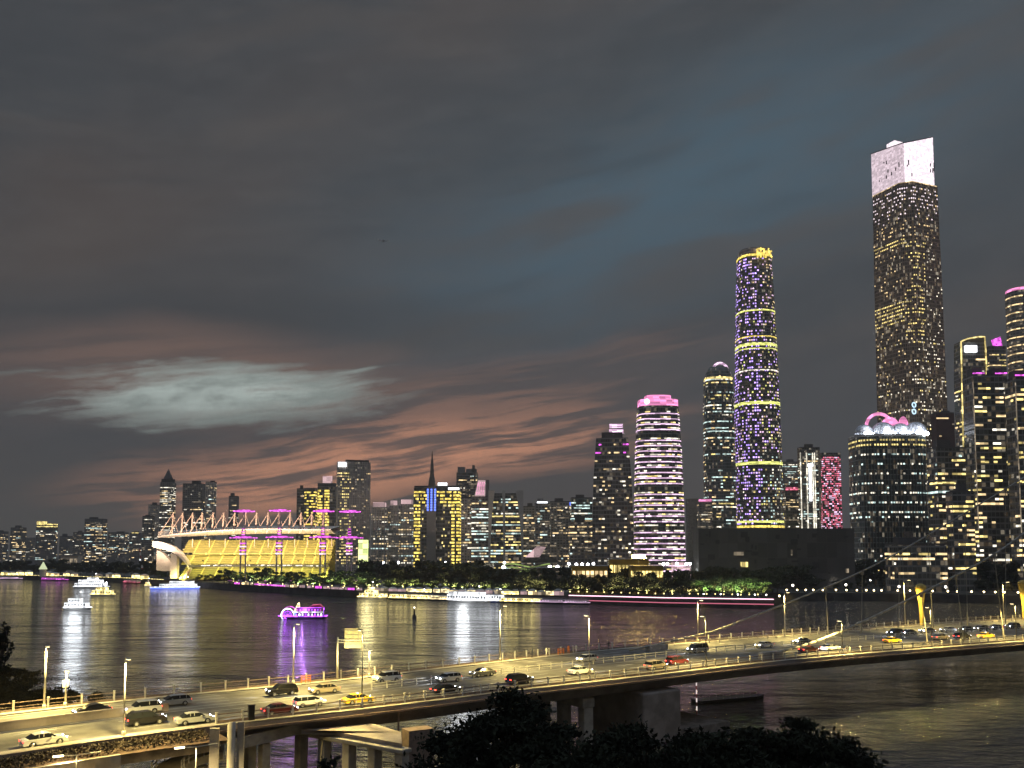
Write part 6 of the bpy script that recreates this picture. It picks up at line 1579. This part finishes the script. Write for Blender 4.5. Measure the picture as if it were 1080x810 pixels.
def car(kind, paint, label, px, py, rev, taxi=False, cat='car', group='cars on the bridge', name=None):
    """px, py: where the middle of the car's footprint stands on the road"""
    z = DZ+.0; p = on(px, py, z)
    best = min(range(2, NN-2), key=lambda k: ((dk(k, .5)-p).length)); a = dir_at(best) + (pi if rev else 0)
    key = (kind, paint, taxi)
    if key in PROT: return copy_tree(PROT[key], (p.x, p.y, z), a, None, label, group)
    c_ = car_meshes(kind, paint); root = empty({'sedan': 'sedan_car', 'suv': 'suv_car', 'hatch': 'hatchback_car', 'van': 'van'}[kind], (p.x, p.y, z), a, label, cat, group); PROT[key] = root
    for n_ in ('body', 'windows', 'roof'): 
        o = c_[n_][0].build(n_ if n_ != 'windows' else 'window_band', c_[n_][1], root)
        if n_ == 'body': bv = o.modifiers.new('bevel', 'BEVEL'); bv.width = .06; bv.segments = 2; bv.limit_method = 'ANGLE'
    for x_ in c_['wx']:
        for sy in (-1, 1):
            mb = MB(); mb.tube((x_, sy*(c_['W']/2-.24), .33), (x_, sy*(c_['W']/2-.02), .33), .33, .33, 18); w_ = mb.build('wheel', 'rubber', root)
            mb = MB(); mb.tube((x_, sy*(c_['W']/2-.02), .33), (x_, sy*(c_['W']/2), .33), .2, .18, 12); mb.build('rim', 'alloy', w_)
    fx, fz = c_['front']; rx, rzz = c_['rear']
    for sy in (-1, 1):
        mb = MB(); mb.box((fx-.02, sy*c_['W']*.37, fz-.06), (.20, .26, .12)); mb.build('headlight', 'head_light', root)
        mb = MB(); mb.box((rx+.02, sy*c_['W']*.37, rzz-.08), (.10, .34, .15)); mb.build('taillight', 'tail_light', root)
        mb = MB(); mb.box((c_['wx'][1]*.42, sy*c_['W']*.54, c_['belt']+.08), (.16, .2, .13)); mb.build('wing_mirror', 'paint_'+paint, root)
    mb = MB(); mb.box((fx+.14, 0, .42), (.1, c_['W']*.6, .2)); mb.build('grille', 'rubber', root)
    mb = MB(); mb.box((rx-.02, 0, .62), (.06, .44, .13)); mb.build('number_plate', 'boat_blue', root)
    if taxi:
        mb = MB(); mb.box((-.2, 0, 1.52), (.16, .62, .14)); mb.build('roof_sign', 'lit_white', root)
    root.scale = (.9, .9, .9)
    if True:
        ld = bpy.data.lights.new('beam', 'SPOT'); ld.energy = 800; ld.color = (.95, .97, 1); ld.spot_size = R(55); ld.spot_blend = .8; ld.shadow_soft_size = .1
        lo = bpy.data.objects.new('beam', ld); COL.objects.link(lo); lo.parent = root; lo.location = (c_['L']/2+.15, 0, .7); lo.rotation_euler = (R(82), 0, -pi/2); KIDS.setdefault(root.name, []).append(lo)
    return root
car('sedan', 'white', 'white sedan nearest the camera at the lower left of the road', 46, 786, False, True)
car('suv', 'black', 'black car with red tail lights beside the second lamp post', 154, 764, False)
car('sedan', 'silver', 'pale silver sedan with red tail light just right of the black car', 205, 763, False)
car('sedan', 'maroon', 'dark maroon car behind the near parapet left of centre', 295, 753, False)
car('hatch', 'white', 'white hatchback with tail lights beside the maroon car, near the yellow taxi', 326, 745, False)
car('sedan', 'yellow', 'yellow taxi nearest the centre of the near lanes', 378, 742, False, True)
car('sedan', 'black', 'black sedan partly behind the broad centre tree', 470, 731, False)
car('suv', 'black', 'black car right of the broad centre tree top', 548, 721, False)
car('sedan', 'white', 'white sedan in the near lanes right of the thin lamp post', 612, 711, False)
car('suv', 'beige', 'beige car with a red rear in the near lanes', 692, 706, False)
car('suv', 'maroon', 'dark maroon car with bright tail lights right of the beige car', 714, 701, False)
car('sedan', 'maroon', 'maroon car with glaring red tail lights under the cables', 853, 688, False)
car('sedan', 'white', 'white car just right of the glaring maroon car', 876, 686, False)
car('sedan', 'yellow', 'yellow taxi in the near lanes at the right', 941, 678, False, True)
car('sedan', 'beige', 'beige sedan between the two right hand taxis', 992, 674.5, False)
car('sedan', 'yellow', 'yellow taxi nearest the right edge', 1040, 673, False, True)
car('suv', 'black', 'black car with tail lights at the right edge of the near lanes', 1015, 674, False)
# oncoming
car('sedan', 'black', 'long black sedan at the far left in the far lanes', 97, 754, True)
car('hatch', 'silver', 'silver hatchback with glowing headlight in the far lanes, left', 184, 744, True)
car('suv', 'black', 'black multi-purpose car with bright headlights left of the pale lamp post', 297, 733, True)
car('sedan', 'beige', 'tan sedan in the far lanes right of the black multi-purpose car', 342, 731, True)
car('suv', 'white', 'white off-road car in the far lanes near the low bright lamp', 408, 719, True)
car('hatch', 'white', 'white car in the far lanes beside the top of the broad tree', 473, 719, True)
car('sedan', 'grey', 'grey sedan with lit headlights above the broad tree', 509, 713, True)
car('hatch', 'white', 'white hatchback in the far lanes beside the thin lamp post', 619, 698, True)
car('van', 'beige', 'beige van in the far lanes where the high cable starts', 736, 688, True, cat='van')
car('sedan', 'white', 'white car with bright headlights in the far lanes under the high cable', 806, 683, True)
car('sedan', 'black', 'dark car with bright headlights ahead of the glaring maroon one', 846, 679, True)
car('suv', 'black', 'dark car with bright headlights left of the golden column, front of three', 944, 670, True)
car('sedan', 'grey', 'grey car with bright headlights, middle of the three near the golden column', 958, 669.5, True)
car('sedan', 'blue', 'dark blue car right of the golden column foot', 978, 667.5, True)
car('sedan', 'silver', 'silver car with headlights right of the dark blue car', 1000, 666.5, True)
car('sedan', 'black', 'black car leading the bright headlight queue at the right', 1019, 666, True)
car('hatch', 'grey', 'grey hatchback second in the headlight queue at the right', 1035, 665, True)
car('sedan', 'blue', 'dark blue sedan third in the headlight queue at the right', 1050, 664, True)
car('suv', 'grey', 'grey car last in the headlight queue by the right edge', 1068, 663, True)
car('suv', 'white', 'white car beside the central barrier behind the black one, left', 150, 752.5, True)

# ------------------------------------------------------------------ people on the pavement
def person(label, px, s, shirt, walk=.25, rz=0.0, H=1.7):
    i = ipx(px, s); p = dk(i, s, DZ+.14)
    root = empty('person', p, dir_at(i)+rz, label, 'person', None)
    k = H/1.7; V = [(0, 0, .92), (0, 0, 1.15), (0, 0, 1.38), (0, 0, 1.48), (0, 0, 1.6)]; Rr = [(.13, .1), (.13, .1), (.15, .1), (.06, .06), (.095, .11)]
    E = [(0, 1), (1, 2), (2, 3), (3, 4)]
    for sy in (-1, 1):
        b0 = len(V); st_ = walk*sy
        V += [(0, sy*.09, .86), (st_*.5, sy*.1, .48), (st_ - .03, sy*.1, .08), (st_+.10, sy*.1, .04)]; Rr += [(.09, .09), (.06, .06), (.045, .045), (.04, .035)]
        E += [(0, b0), (b0, b0+1), (b0+1, b0+2), (b0+2, b0+3)]
        a0 = len(V); V += [(0, sy*.19, 1.38), (-st_*.4, sy*.24, 1.10), (-st_*.5+.08, sy*.24, .86), (-st_*.5+.11, sy*.24, .78)]; Rr += [(.055, .055), (.045, .045), (.034, .034), (.04, .025)]
        E += [(2, a0), (a0, a0+1), (a0+1, a0+2), (a0+2, a0+3)]
    me = bpy.data.meshes.new('body'); me.from_pydata([(x*k, y*k, z*k) for x, y, z in V], E, []); o = mesh_obj('body', me, root); me.materials.append(M[shirt])
    md = o.modifiers.new('skin', 'SKIN'); 
    if not me.skin_vertices: 
        bm = bmesh.new(); bm.from_mesh(me); bm.verts.layers.skin.verify(); bm.to_mesh(me); bm.free()
    for j, (a, b_) in enumerate(Rr): me.skin_vertices[0].data[j].radius = (a*k, b_*k)
    me.skin_vertices[0].data[0].use_root = True
    sb = o.modifiers.new('subdivision', 'SUBSURF'); sb.levels = 1; sb.render_levels = 1
    mb = MB(); mb.ball((-.01, 0, 1.66*k), .115*k, 10, 6, lo=-.2); mb.build('hair', 'hair', root, True)
person('person in dark clothes walking along the near pavement under the cables', 893, .02, 'cloth_dark')
person('person in white standing at the far railing next to the orange barrier', 577, .965, 'cloth_white', .1)
person('person in orange standing by the work barrier on the far pavement', 596, .965, 'cloth_orange', .12, 1.2)
person('person in dark clothes leaning near the far railing left of the white one', 560, .965, 'cloth_dark', .08, -1.0)
person('person in white walking right of the orange one on the far pavement', 606, .965, 'cloth_white', .28)
person('person in dark clothes on the far pavement left of the high cable foot', 640, .965, 'cloth_dark', .25, pi)

# aeroplane high over the river
p = at(405, 254, 2600); pl = empty('passenger_plane', p, .1, 'tiny aeroplane crossing the clouds above the river', 'aeroplane')
mb = MB(); mb.tube((-15, 0, 0), (13, 0, .6), 1.7, 1.7, 10); mb.tube((13, 0, .6), (17, 0, .4), 1.7, .4, 10); mb.tube((-15, 0, 0), (-20, 0, 1), 1.7, .4, 10); mb.build('fuselage', 'boat_white', pl, True)
for sy in (-1, 1):
    mb = MB(); mb.prism([(-2, 0), (4, 0), (-4, sy*16), (-6, sy*16)][::sy], -.3, .1); mb.build('wing', 'boat_white', pl)
mb = MB(); mb.side_prism([(-19, 1), (-14, 1), (-18, 6.5), (-20, 6.5)], -.2, .2); mb.build('tail_fin', 'boat_white', pl)
